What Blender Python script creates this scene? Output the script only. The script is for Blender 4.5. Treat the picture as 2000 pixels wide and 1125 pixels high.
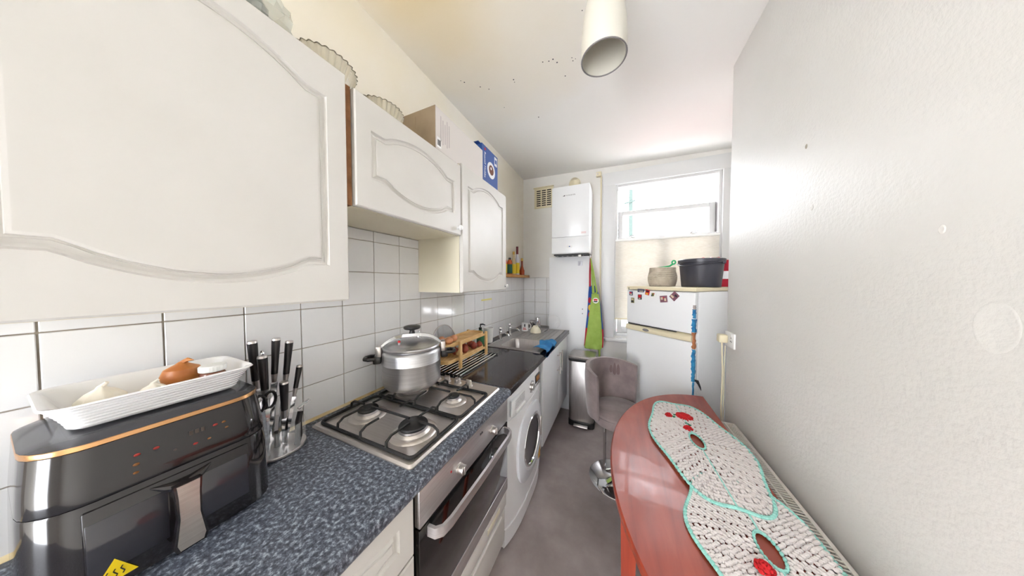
import bpy, bmesh, math, random
import numpy as np
from mathutils import Vector, Matrix, geometry

scene = bpy.context.scene
for o in list(bpy.data.objects):
    bpy.data.objects.remove(o)
COL = scene.collection
PI = math.pi
random.seed(7)

# ------------------------------------------------------------------ camera
CAM = Vector((1.121, 0.0, 1.467))
YAW, PITCH, FPX = 0.4183, 0.0281, 465.8
cam_d = bpy.data.cameras.new('camera')
cam = bpy.data.objects.new('camera', cam_d)
COL.objects.link(cam)
cam_d.sensor_fit = 'HORIZONTAL'
cam_d.sensor_width = 36.0
cam_d.lens = 36.0 * FPX / 2000.0
cam_d.clip_start = 0.01
cam_d.clip_end = 200
cam.location = CAM
cam.rotation_euler = (PI / 2 - PITCH, 0, YAW)
scene.camera = cam

# ------------------------------------------------------------------ world: flat bright overcast sky
w = bpy.data.worlds.new('overcast_sky')
scene.world = w
w.use_nodes = True
wb = w.node_tree.nodes['Background']
wb.inputs[0].default_value = (0.92, 0.945, 1.0, 1)
wb.inputs[1].default_value = 12.0

scene.view_settings.view_transform = 'Standard'
scene.view_settings.look = 'None'
scene.view_settings.gamma = 1
scene.view_settings.use_curve_mapping = False
scene.view_settings.exposure = 0.74

# ------------------------------------------------------------------ helpers
def ray(px, py):
    fw = Vector((-math.sin(YAW) * math.cos(PITCH), math.cos(YAW) * math.cos(PITCH), -math.sin(PITCH)))
    rt = Vector((math.cos(YAW), math.sin(YAW), 0))
    up = rt.cross(fw)
    return fw + rt * ((px - 1000) / FPX) + up * ((562.5 - py) / FPX)

def at(axis, val, px, py):
    """where the sight line of a photo pixel meets a known wall / worktop plane"""
    d = ray(px, py)
    i = 'xyz'.index(axis)
    return CAM + d * ((val - CAM[i]) / d[i])

def lin(c):
    c = c / 255.0
    return c / 12.92 if c <= 0.04045 else ((c + 0.055) / 1.055) ** 2.4

def rgb(r, g, b):
    return (lin(r), lin(g), lin(b), 1)

class MB:
    def __init__(self):
        self.v = []
        self.f = []
    def add(self, vs, fs, M=None):
        n = len(self.v)
        if M is not None:
            vs = [M @ Vector(p) for p in vs]
        self.v += [tuple(p) for p in vs]
        self.f += [tuple(i + n for i in q) for q in fs]
        return self
    def box(self, x0, x1, y0, y1, z0, z1, M=None):
        vs = [(x0, y0, z0), (x1, y0, z0), (x1, y1, z0), (x0, y1, z0), (x0, y0, z1), (x1, y0, z1), (x1, y1, z1), (x0, y1, z1)]
        fs = [(0, 3, 2, 1), (4, 5, 6, 7), (0, 1, 5, 4), (1, 2, 6, 5), (2, 3, 7, 6), (3, 0, 4, 7)]
        return self.add(vs, fs, M)
    def rbox(self, x0, x1, y0, y1, z0, z1, r=0.004, seg=2, M=None):
        bm = bmesh.new()
        bmesh.ops.create_cube(bm, size=1)
        for v in bm.verts:
            v.co = Vector(((x0 + x1) / 2 + v.co.x * (x1 - x0), (y0 + y1) / 2 + v.co.y * (y1 - y0), (z0 + z1) / 2 + v.co.z * (z1 - z0)))
        r = min(r, 0.49 * min(x1 - x0, y1 - y0, z1 - z0))
        bmesh.ops.bevel(bm, geom=bm.edges[:], offset=r, segments=seg, affect='EDGES', profile=0.5)
        bm.verts.index_update()
        vs = [v.co.copy() for v in bm.verts]
        fs = [[v.index for v in q.verts] for q in bm.faces]
        bm.free()
        return self.add(vs, fs, M)
    def cyl(self, p0, p1, r0, r1=None, n=16, caps=True):
        r1 = r0 if r1 is None else r1
        p0 = Vector(p0); p1 = Vector(p1)
        d = (p1 - p0).normalized()
        a = d.orthogonal().normalized(); b = d.cross(a)
        vs = []
        for p, r in ((p0, r0), (p1, r1)):
            for i in range(n):
                t = 2 * PI * i / n
                vs.append(p + a * (math.cos(t) * r) + b * (math.sin(t) * r))
        fs = [(i, (i + 1) % n, n + (i + 1) % n, n + i) for i in range(n)]
        if caps:
            fs += [tuple(range(n - 1, -1, -1)), tuple(range(n, 2 * n))]
        return self.add(vs, fs)
    def tube(self, pts, r, n=8, closed=False, caps=True):
        pts = [Vector(p) for p in pts]
        m = len(pts)
        rs = r if isinstance(r, (list, tuple)) else [r] * m
        vs = []
        a = None
        for i, p in enumerate(pts):
            if closed:
                d = (pts[(i + 1) % m] - pts[i - 1])
            else:
                d = (pts[min(i + 1, m - 1)] - pts[max(i - 1, 0)])
            d.normalize()
            if a is None:
                a = d.orthogonal().normalized()
            else:
                a = (a - d * a.dot(d)).normalized()
            b = d.cross(a)
            for k in range(n):
                t = 2 * PI * k / n
                vs.append(p + a * (math.cos(t) * rs[i]) + b * (math.sin(t) * rs[i]))
        fs = []
        for i in range(m if closed else m - 1):
            j = (i + 1) % m
            for k in range(n):
                q = (k + 1) % n
                fs.append((i * n + k, i * n + q, j * n + q, j * n + k))
        if caps and not closed:
            fs += [tuple(range(n - 1, -1, -1)), tuple(range((m - 1) * n, m * n))]
        return self.add(vs, fs)
    def lathe(self, prof, c=(0, 0, 0), n=24, M=None, wave=None):
        """prof: list of (radius, z), closed at the axis when radius is 0"""
        vs = []; idx = []
        for (r, z) in prof:
            if r < 1e-6:
                idx.append([len(vs)] * n)
                vs.append(Vector((c[0], c[1], c[2] + z)))
            else:
                row = []
                for i in range(n):
                    t = 2 * PI * i / n
                    rr = r * (1 + (wave(t, r, z) if wave else 0))
                    row.append(len(vs))
                    vs.append(Vector((c[0] + rr * math.cos(t), c[1] + rr * math.sin(t), c[2] + z)))
                idx.append(row)
        fs = []
        for a, b in zip(idx[:-1], idx[1:]):
            for i in range(n):
                j = (i + 1) % n
                q = []
                for k in (a[i], a[j], b[j], b[i]):
                    if k not in q:
                        q.append(k)
                if len(q) > 2:
                    fs.append(tuple(q))
        return self.add(vs, fs, M)
    def ball(self, c, r, nu=12, nv=8, M=None):
        rx, ry, rz = r if isinstance(r, (tuple, list)) else (r, r, r)
        vs = [(c[0], c[1], c[2] - rz)]
        for j in range(1, nv):
            p = -PI / 2 + PI * j / nv
            for i in range(nu):
                t = 2 * PI * i / nu
                vs.append((c[0] + rx * math.cos(p) * math.cos(t), c[1] + ry * math.cos(p) * math.sin(t), c[2] + rz * math.sin(p)))
        vs.append((c[0], c[1], c[2] + rz))
        fs = []
        for i in range(nu):
            fs.append((0, 1 + (i + 1) % nu, 1 + i))
            fs.append((len(vs) - 1, 1 + (nv - 2) * nu + i, 1 + (nv - 2) * nu + (i + 1) % nu))
        for j in range(nv - 2):
            for i in range(nu):
                a = 1 + j * nu
                k = (i + 1) % nu
                fs.append((a + i, a + k, a + nu + k, a + nu + i))
        return self.add(vs, fs, M)
    def loops(self, rows, cap0=True, cap1=True):
        """skin a list of equal-length closed loops"""
        n = len(rows[0]); vs = [p for r in rows for p in r]; fs = []
        for i in range(len(rows) - 1):
            for k in range(n):
                q = (k + 1) % n
                fs.append((i * n + k, i * n + q, (i + 1) * n + q, (i + 1) * n + k))
        if cap0: fs.append(tuple(range(n - 1, -1, -1)))
        if cap1: fs.append(tuple(range((len(rows) - 1) * n, len(rows) * n)))
        return self.add(vs, fs)
    def prism(self, poly, M, d):
        """poly of (a, b) in the plane of M, extruded by d along M's third axis"""
        n = len(poly)
        lo = [M @ Vector((a, b, 0)) for a, b in poly]
        hi = [M @ Vector((a, b, d)) for a, b in poly]
        tri = geometry.tessellate_polygon([[Vector((a, b, 0)) for a, b in poly]])
        fs = [tuple(i + n for i in t) for t in tri] + [tuple(reversed(t)) for t in tri]
        fs += [(i, (i + 1) % n, n + (i + 1) % n, n + i) for i in range(n)]
        return self.add(lo + hi, fs)
    def mesh(self, name, smooth=True, ang=35):
        me = bpy.data.meshes.new(name)
        me.from_pydata(self.v, [], self.f)
        bm = bmesh.new(); bm.from_mesh(me)
        bmesh.ops.recalc_face_normals(bm, faces=bm.faces[:])
        bm.to_mesh(me); bm.free()
        if smooth:
            me.shade_smooth()
            me.set_sharp_from_angle(angle=math.radians(ang))
        return me

def frame(o, right, up):
    """matrix whose x axis is right, y axis is up and z axis sticks out"""
    r = Vector(right).normalized(); u = Vector(up).normalized(); n = r.cross(u)
    M = Matrix((r, u, n)).transposed().to_4x4()
    M.translation = Vector(o)
    return M

def obj(name, mb, mat, parent=None, smooth=True, ang=35, label=None):
    me = mb.mesh(name, smooth, ang) if isinstance(mb, MB) else mb
    if mat is not None and len(me.materials) == 0:
        me.materials.append(mat)
    o = bpy.data.objects.new(name, me)
    COL.objects.link(o)
    if parent is not None:
        o.parent = parent
        if parent.parent is None and not parent.get('local'):
            o.location = -parent.location          # parts are modelled in room coordinates
    if label: o['label'] = label
    return o

def tag(o, label, cat, group=None):
    o['label'] = label; o['category'] = cat
    if group: o['group'] = group
    return o

def thing(name, label, cat, loc, group=None, rot=None):
    o = bpy.data.objects.new(name, None)
    COL.objects.link(o)
    o.empty_display_size = 0.05
    o.location = loc
    if rot is not None:
        o.rotation_euler = rot
        o['local'] = 1
    return tag(o, label, cat, group)

def local(o):
    o['local'] = 1
    return o

def struct(name, mb, mat, label, smooth=False):
    o = obj(name, mb, mat, None, smooth)
    o['kind'] = 'structure'; o['label'] = label
    return o

def copy_thing(src, loc=None, rot=None, label=None):
    c = src.copy(); COL.objects.link(c)
    if loc is not None: c.location = loc
    if rot is not None: c.rotation_euler = rot
    if label: c['label'] = label
    for ch in src.children:
        k = ch.copy(); COL.objects.link(k); k.parent = c
        for g in ch.children:
            q = g.copy(); COL.objects.link(q); q.parent = k
    return c

def text(name, s, size, mat, parent, M, ext=0.0004, align='CENTER', sx=1.0):
    cu = bpy.data.curves.new(name, 'FONT')
    cu.body = s; cu.size = size; cu.extrude = ext; cu.align_x = align; cu.align_y = 'CENTER'; cu.resolution_u = 2
    t = bpy.data.objects.new(name, cu)
    me = bpy.data.meshes.new_from_object(t)
    bpy.data.objects.remove(t)
    me.transform(M @ Matrix.Diagonal((sx, 1, 1, 1)))
    me.materials.append(mat)
    return obj(name, me, mat, parent)

# ------------------------------------------------------------------ materials
MATS = {}
def mat(name, col, rough=0.5, metal=0.0, spec=0.5, coat=0.0, trans=0.0, alpha=1.0, sheen=0.0, ior=None):
    m = bpy.data.materials.new(name)
    m.use_nodes = True
    b = m.node_tree.nodes['Principled BSDF']
    b.inputs['Base Color'].default_value = col
    b.inputs['Roughness'].default_value = rough
    b.inputs['Metallic'].default_value = metal
    b.inputs['Specular IOR Level'].default_value = spec
    b.inputs['Coat Weight'].default_value = coat
    b.inputs['Transmission Weight'].default_value = trans
    b.inputs['Alpha'].default_value = alpha
    b.inputs['Sheen Weight'].default_value = sheen
    if ior: b.inputs['IOR'].default_value = ior
    MATS[name] = m
    return m

def nodes(m):
    nt = m.node_tree
    return nt, nt.nodes, nt.links, nt.nodes['Principled BSDF']

def tex_noise(m, scale, detail=4, rough=0.55, coord='Object', dist=0.0, stretch=None):
    nt, N, L, b = nodes(m)
    tc = N.new('ShaderNodeTexCoord'); n = N.new('ShaderNodeTexNoise')
    n.inputs['Scale'].default_value = scale; n.inputs['Detail'].default_value = detail
    n.inputs['Roughness'].default_value = rough; n.inputs['Distortion'].default_value = dist
    if stretch:
        mp = N.new('ShaderNodeMapping'); mp.inputs['Scale'].default_value = stretch
        L.new(tc.outputs[coord], mp.inputs['Vector']); L.new(mp.outputs[0], n.inputs['Vector'])
    else:
        L.new(tc.outputs[coord], n.inputs['Vector'])
    return n

def ramp(m, src, stops, interp='LINEAR'):
    nt, N, L, b = nodes(m)
    r = N.new('ShaderNodeValToRGB'); r.color_ramp.interpolation = interp
    e = r.color_ramp.elements
    while len(e) < len(stops): e.new(0.5)
    for k, (p, c) in enumerate(stops):
        e[k].position = p; e[k].color = c
    L.new(src, r.inputs[0])
    return r

def bump(m, src, strength=0.2, dist=0.01):
    nt, N, L, b = nodes(m)
    bp = N.new('ShaderNodeBump'); bp.inputs['Strength'].default_value = strength; bp.inputs['Distance'].default_value = dist
    L.new(src, bp.inputs['Height']); L.new(bp.outputs[0], b.inputs['Normal'])
    return bp

def mottled(name, c0, c1, scale, rough=0.5, lo=0.35, hi=0.65, bmp=None, **kw):
    m = mat(name, c0, rough, **kw)
    n = tex_noise(m, scale)
    r = ramp(m, n.outputs['Fac'], [(lo, c0), (hi, c1)])
    m.node_tree.links.new(r.outputs[0], nodes(m)[3].inputs['Base Color'])
    if bmp:
        n2 = tex_noise(m, bmp[0], 3)
        bump(m, n2.outputs['Fac'], bmp[1], bmp[2])
    return m

W_PAINT = mottled('white_wall_paint', rgb(226, 223, 217), rgb(233, 231, 226), 1.5, 0.55, bmp=(60, 0.12, 0.004))
R_PAINT = mottled('glossy_rough_wall_paint', rgb(224, 222, 217), rgb(231, 229, 225), 1.3, 0.5, bmp=(75, 0.25, 0.006))
CEIL = mat('stained_ceiling_paint', rgb(232, 228, 219), 0.6)
def _ceil():
    nt, N, L, b = nodes(CEIL)
    n = tex_noise(CEIL, 1.1, 3)
    tc = N.new('ShaderNodeTexCoord'); sp = N.new('ShaderNodeSeparateXYZ'); L.new(tc.outputs['Object'], sp.inputs[0])
    # yellow cooking stain above the cooker: falls off with distance from (0.25, 0.75)
    mp = N.new('ShaderNodeMapping'); mp.inputs['Location'].default_value = (-0.35, -0.55, 0); mp.inputs['Scale'].default_value = (1, 0.75, 0)
    L.new(tc.outputs['Object'], mp.inputs[0])
    ln = N.new('ShaderNodeVectorMath'); ln.operation = 'LENGTH'; L.new(mp.outputs[0], ln.inputs[0])
    ad = N.new('ShaderNodeMath'); ad.operation = 'MULTIPLY_ADD'; ad.inputs[1].default_value = 0.9; ad.inputs[2].default_value = -0.45
    L.new(n.outputs['Fac'], ad.inputs[0])
    sm = N.new('ShaderNodeMath'); sm.operation = 'ADD'; L.new(ln.outputs['Value'], sm.inputs[0]); L.new(ad.outputs[0], sm.inputs[1])
    r = ramp(CEIL, sm.outputs[0], [(0.05, rgb(226, 207, 168)), (0.4, rgb(231, 223, 207)), (0.85, rgb(233, 231, 227))])
    L.new(r.outputs[0], b.inputs['Base Color'])
_ceil()
YWALL = mottled('yellowed_wall_paint', rgb(233, 226, 208), rgb(235, 230, 219), 2.2, 0.6)
TILE = mottled('white_glazed_tile', rgb(228, 228, 229), rgb(234, 234, 234), 3, 0.12, coat=0.3)
GROUT = mottled('dirty_grout', rgb(150, 140, 124), rgb(186, 178, 165), 14, 0.9)
SEAL = mottled('yellowed_sealant', rgb(206, 178, 120), rgb(226, 210, 172), 18, 0.6)
CREAM = mottled('cream_cabinet_foil', rgb(209, 206, 200), rgb(214, 211, 206), 4, 0.42)
CREAM_IN = mat('cream_carcass_board', rgb(229, 222, 200), 0.5)
RAWWOOD = mottled('raw_brown_board', rgb(120, 78, 45), rgb(150, 104, 66), 25, 0.8)
WHITE = mat('white_enamel', rgb(232, 233, 234), 0.28)
WHITE_D = mat('white_matt_board', rgb(228, 229, 231), 0.4)
WPLASTIC = mat('white_plastic', rgb(235, 235, 232), 0.35)
IVORY = mat('aged_ivory_plastic', rgb(222, 211, 180), 0.4)
BLACK = mat('black_plastic', rgb(22, 20, 22), 0.3)
BLACK_G = mat('gloss_black_plastic', rgb(24, 21, 24), 0.12, coat=0.5)
BLACK_M = mat('matt_black_iron', rgb(24, 23, 23), 0.55)
GLASSBLK = mat('black_oven_glass', rgb(18, 16, 18), 0.06, coat=0.6)
STEEL = mottled('brushed_steel', rgb(196, 190, 186), rgb(208, 203, 199), 20, 0.3, metal=1.0)
def brushed(name, c0, c1, stretch, rough=0.3):
    m = mat(name, c0, rough, metal=1.0)
    n = tex_noise(m, 6, 3, stretch=stretch)
    r = ramp(m, n.outputs['Fac'], [(0.3, c0), (0.7, c1)])
    nt, N, L, b = nodes(m)
    L.new(r.outputs[0], b.inputs['Base Color'])
    return m
STEEL_H = brushed('hob_steel', rgb(206, 199, 194), rgb(222, 216, 211), (1, 30, 1), 0.42)
STEEL_O = brushed('oven_steel', rgb(206, 203, 203), rgb(220, 218, 218), (1, 1, 40), 0.42)
STEEL_B = brushed('bin_steel', rgb(172, 168, 166), rgb(190, 186, 184), (30, 30, 1), 0.33)
ALU = brushed('polished_aluminium', rgb(190, 190, 192), rgb(206, 206, 208), (1, 1, 30), 0.36)
CHROME = mat('chrome', rgb(215, 216, 218), 0.07, metal=1.0)
COPPER = mat('copper_trim', rgb(214, 164, 116), 0.25, metal=1.0)
WOOD_L = mottled('pale_bamboo', rgb(214, 172, 112), rgb(232, 196, 140), 14, 0.5)
WOOD_S = mottled('pine_shelf', rgb(200, 140, 70), rgb(216, 160, 92), 10, 0.5)
TABLE = mat('red_varnished_wood', rgb(160, 66, 42), 0.3, coat=0.1)
def _table():
    n = tex_noise(TABLE, 3.0, 5, stretch=(9, 1, 1), dist=0.6)
    r = ramp(TABLE, n.outputs['Fac'], [(0.25, rgb(126, 44, 28)), (0.55, rgb(152, 60, 38)), (0.8, rgb(166, 76, 50))])
    nt, N, L, b = nodes(TABLE)
    L.new(r.outputs[0], b.inputs['Base Color'])
    n2 = tex_noise(TABLE, 9, 4)
    r2 = ramp(TABLE, n2.outputs['Fac'], [(0.35, (0.3, 0.3, 0.3, 1)), (0.7, (0.46, 0.46, 0.46, 1))])
    L.new(r2.outputs[0], b.inputs['Roughness'])
_table()
FLOOR = mat('mottled_grey_vinyl', rgb(128, 116, 114), 0.42)
def _floor():
    n = tex_noise(FLOOR, 2.2, 6, 0.6)
    r = ramp(FLOOR, n.outputs['Fac'], [(0.3, rgb(128, 117, 115)), (0.5, rgb(152, 141, 138)), (0.72, rgb(178, 168, 165))])
    nt, N, L, b = nodes(FLOOR)
    L.new(r.outputs[0], b.inputs['Base Color'])
_floor()
def speckle(name, dark, mid, light, blue, sc, rough, bias=0.0):
    m = mat(name, dark, rough)
    nt, N, L, b = nodes(m)
    n = tex_noise(m, sc, 5, 0.7)
    r = ramp(m, n.outputs['Fac'], [(0.36 + bias, dark), (0.5 + bias, mid), (0.62 + bias, light), (0.75 + bias, blue)])
    L.new(r.outputs[0], b.inputs['Base Color'])
    return m
TOP1 = speckle('speckled_slate_laminate', rgb(36, 40, 50), rgb(84, 90, 102), rgb(160, 168, 178), rgb(160, 186, 196), 100, 0.3, 0.02)
TOP2 = speckle('polished_black_granite_laminate', rgb(36, 33, 36), rgb(52, 48, 50), rgb(92, 88, 88), rgb(110, 108, 108), 130, 0.1, 0.06)
VELVET = mottled('taupe_velvet', rgb(112, 98, 98), rgb(134, 120, 118), 9, 0.85, sheen=0.4)
LIME = mottled('lime_cotton', rgb(140, 166, 72), rgb(160, 186, 92), 8, 0.85)
REDC = mat('red_cotton', rgb(176, 30, 52), 0.85)
BLUEC = mat('blue_cotton', rgb(30, 74, 150), 0.85)
YELC = mat('yellow_print', rgb(226, 186, 60), 0.8)
CLOTHB = mottled('blue_dishcloth', rgb(28, 98, 156), rgb(52, 132, 186), 12, 0.9)
CERAM = mat('white_glazed_ceramic', rgb(234, 233, 233), 0.18, coat=0.4)
BOWLC = mat('cream_glazed_bowl', rgb(226, 218, 196), 0.25)
GARLIC = mottled('garlic_skin', rgb(232, 224, 208), rgb(242, 238, 228), 16, 0.6)
ONION = mottled('onion_skin', rgb(176, 104, 48), rgb(208, 146, 84), 14, 0.4)
REDON = mottled('red_onion_skin', rgb(126, 48, 40), rgb(176, 84, 62), 20, 0.45)
EGG = mottled('brown_egg_shell', rgb(200, 134, 92), rgb(216, 154, 112), 30, 0.5)
GREENP = mat('green_plastic', rgb(30, 176, 108), 0.35)
GREENG = mat('green_bottle_plastic', rgb(30, 130, 70), 0.1, trans=0.5)
GLASS = mat('clear_glass', (1, 1, 1, 1), 0.02, trans=1.0, ior=1.45)
PANE = mat('window_glass', (1, 1, 1, 1), 0.0, trans=1.0, ior=1.01)
CLEARP = mat('clear_thin_plastic', (0.95, 0.96, 0.96, 1), 0.12, alpha=0.22)
FROST = mat('frosted_white_glass', rgb(226, 222, 210), 0.35, trans=0.25)
BUCKET = mat('dark_grey_bucket_plastic', rgb(58, 58, 66), 0.35)
WICKER = mottled('beige_cotton_rope', rgb(196, 184, 168), rgb(214, 204, 190), 30, 0.9)
BLIND = mat('beige_woven_blind', rgb(222, 212, 192), 0.8)
def _blind():
    nt, N, L, b = nodes(BLIND)
    n = tex_noise(BLIND, 30, 3, stretch=(1, 1, 9))
    r = ramp(BLIND, n.outputs['Fac'], [(0.3, rgb(222, 217, 206)), (0.7, rgb(236, 233, 226))])
    L.new(r.outputs[0], b.inputs['Base Color'])
    tl = N.new('ShaderNodeBsdfTranslucent'); L.new(r.outputs[0], tl.inputs[0])
    mx = N.new('ShaderNodeMixShader'); mx.inputs[0].default_value = 0.22
    L.new(b.outputs[0], mx.inputs[1]); L.new(tl.outputs[0], mx.inputs[2])
    L.new(mx.outputs[0], N['Material Output'].inputs['Surface'])
_blind()
MESHM = mat('fine_wire_mesh', rgb(150, 152, 154), 0.4, metal=0.8, alpha=0.42)
YARN = mottled('white_crochet_yarn', rgb(214, 206, 204), rgb(226, 220, 218), 60, 0.95)
TEAL = mottled('mint_crochet_yarn', rgb(140, 208, 196), rgb(166, 222, 212), 60, 0.95)
REDY = mottled('red_crochet_yarn', rgb(176, 18, 26), rgb(204, 34, 38), 60, 0.95)
GRNY = mat('green_crochet_yarn', rgb(24, 110, 80), 0.95)
CARD = mottled('brown_cardboard', rgb(140, 122, 98), rgb(152, 134, 110), 8, 0.8)
BOXW = mat('printed_white_card', rgb(216, 210, 206), 0.5)
BOXB = mat('printed_blue_card', rgb(38, 78, 150), 0.4)
INK = mat('grey_ink', rgb(120, 116, 116), 0.6)
DINK = mat('dark_ink', rgb(40, 40, 48), 0.6)
WINK = mat('white_ink', rgb(238, 238, 240), 0.6)
RINK = mat('red_ink', rgb(196, 30, 40), 0.6)
PINKINK = mat('pink_ink', rgb(214, 120, 120), 0.6)
BROWN = mat('brown_drink_print', rgb(110, 62, 40), 0.6)
YELLOW = mat('yellow_sticker', rgb(236, 206, 20), 0.45)
ORANGE = mat('orange_sticker', rgb(230, 168, 60), 0.5)
AMBER = mat('amber_display', rgb(150, 96, 30), 0.2)
TAPEB = mottled('torn_blue_tape', rgb(20, 96, 150), rgb(60, 150, 196), 30, 0.4)
RUST = mottled('rusty_brown_edge', rgb(150, 92, 56), rgb(180, 118, 78), 30, 0.7)
GREYGREEN = mat('weathered_galvanised_post', rgb(58, 66, 63), 0.9, spec=0.0)
WINP = mat('white_window_paint', rgb(214, 214, 213), 0.35)
BRICKR = mottled('red_painted_wall', rgb(110, 24, 34), rgb(130, 40, 48), 6, 0.8)
TARMAC = mottled('pale_paving', rgb(186, 184, 180), rgb(200, 198, 194), 3, 0.9)
RADW = mat('radiator_white', rgb(226, 222, 212), 0.35)
GRILLED = mat('dark_gap', rgb(40, 36, 34), 0.8)
# ================================================================== the room
D = 2.885            # back wall
XR = 1.72            # right wall
YE = 1.83            # right wall ends here, the room widens behind it
XN = 2.30            # right side of the widening
YB = -1.9            # rear wall behind the camera
ZC = 2.765
floor = struct('floor', MB().box(-0.15, XN + 0.15, YB - 0.1, D + 0.15, -0.06, 0.0), FLOOR, 'mottled grey-brown vinyl floor')
cm = MB()
cz = lambda x, y: 2.764 - 0.029 * x
cpts = [(-0.15, YB - 0.1), (XN + 0.15, YB - 0.1), (XN + 0.15, D + 0.15), (-0.15, D + 0.15)]
cm.add([(x, y, cz(x, y)) for x, y in cpts] + [(x, y, ZC + 0.15) for x, y in cpts],
       [(0, 1, 2, 3), (7, 6, 5, 4), (0, 4, 5, 1), (1, 5, 6, 2), (2, 6, 7, 3), (3, 7, 4, 0)])
ceiling = struct('ceiling', cm, CEIL, 'white ceiling with yellow cooking stains above the cooker')
wall_left = struct('wall_left', MB().box(-0.15, 0.0, YB - 0.1, D + 0.15, 0.0, 2.78), YWALL, 'yellowed cream wall behind the wall cabinets with white tiles below')
wall_right = struct('wall_right', MB().rbox(XR, XR + 0.12, YB - 0.1, YE, 0.0, 2.775, 0.012, 3), R_PAINT, 'bumpy glossy white painted wall beside the table', True)
wm_ = MB().box(XN, XN + 0.15, YE - 0.12, D + 0.15, 0.0, 2.78)
wm_.box(XR + 0.12, XN, YE - 0.12, YE - 0.001, 0.0, 2.78)
wall_recess = struct('wall_recess', wm_, W_PAINT, 'white wall around the recess behind the fridge')
# back wall with the window opening
WX0, WX1, WZ0, WZ1 = 1.075, 2.02, 0.86, 2.53
bw = MB()
bw.box(0.0, WX0, D, D + 0.15, 0.0, 2.78)
bw.box(WX1, XN, D, D + 0.15, 0.0, 2.78)
bw.box(WX0, WX1, D, D + 0.15, 0.0, WZ0)
bw.box(WX0, WX1, D, D + 0.15, WZ1, 2.78)
wall_back = struct('wall_back', bw, W_PAINT, 'white painted wall with the window and the boiler')
# unseen rear wall behind the camera, opening added to let sky light in
rw = MB()
rw.box(-0.0, 0.02, YB - 0.1, YB, 0, 2.78)
rw.box(0.88, XR, YB - 0.1, YB, 0, 2.78)
rw.box(0.02, 0.88, YB - 0.1, YB, 2.1, 2.78)
wall_rear = struct('wall_rear', rw, W_PAINT, 'white wall behind the viewer with an opening added for sky light')

# ---- tiles: each a proud bevelled piece over recessed grout
S = 0.152; TY0 = 0.8098; TZ0 = 1.3585
gr = MB()
gr.box(0.0, 0.004, -0.4, D, 0.90, TZ0 + S)
gr.box(0.0, 0.004, 0.40, 1.2, TZ0 + S, 1.715)
obj('grout', gr, GROUT, wall_left, False)
gb = MB().box(0.0, 0.40, D - 0.004, D, 0.90, TZ0 + S)
obj('grout', gb, GROUT, wall_back, False)
tile_cache = {}
def tile_mesh(wd, h, axis):
    k = (round(wd, 3), round(h, 3), axis)
    if k not in tile_cache:
        g = 0.0014
        if axis == 'x': m = MB().rbox(0.0035, 0.0085, g, wd - g, g, h - g, 0.0015, 1)
        else: m = MB().rbox(g, wd - g, -0.0085, -0.0035, g, h - g, 0.0015, 1)
        me = m.mesh('tile'); me.materials.append(TILE)
        tile_cache[k] = me
    return tile_cache[k]
def put_tile(wall, axis, a, b, wd, h):
    o = bpy.data.objects.new('tile', tile_mesh(wd, h, axis))
    COL.objects.link(o); o.parent = wall
    o.location = (0, a, b) if axis == 'x' else (a, D, b)
for k in range(-7, 14):
    y = TY0 + k * S
    wd = min(S, D - 0.006 - y)
    for j in range(-3, 3):
        z = TZ0 + j * S
        if j >= 1 and not (-2 <= k <= 1): continue
        z0 = max(z, 0.912); h = min(z + S, 1.715) - z0
        if h > 0.01: put_tile(wall_left, 'x', y, z0, wd, h)
for i in range(3):
    x = 0.0085 + i * S
    wd = min(S, 0.385 - x)
    for j in range(-3, 1):
        z = max(TZ0 + j * S, 0.912); put_tile(wall_back, 'y', x, z, wd, TZ0 + j * S + S - z)
t1 = struct('trim_1', MB().rbox(0.0085, 0.385, D - 0.012, D, TZ0 + S, TZ0 + S + 0.012, 0.003), WPLASTIC, 'white edge strip above the back wall tiles', True)
t2 = struct('trim_2', MB().prism([(0, 0), (0.010, 0), (0, 0.009)], frame((0.0085, -0.3, 0.911), (1, 0, 0), (0, 0, 1)), -1.408), SEAL, 'yellowed sealant bead along the speckled worktop')

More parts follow.
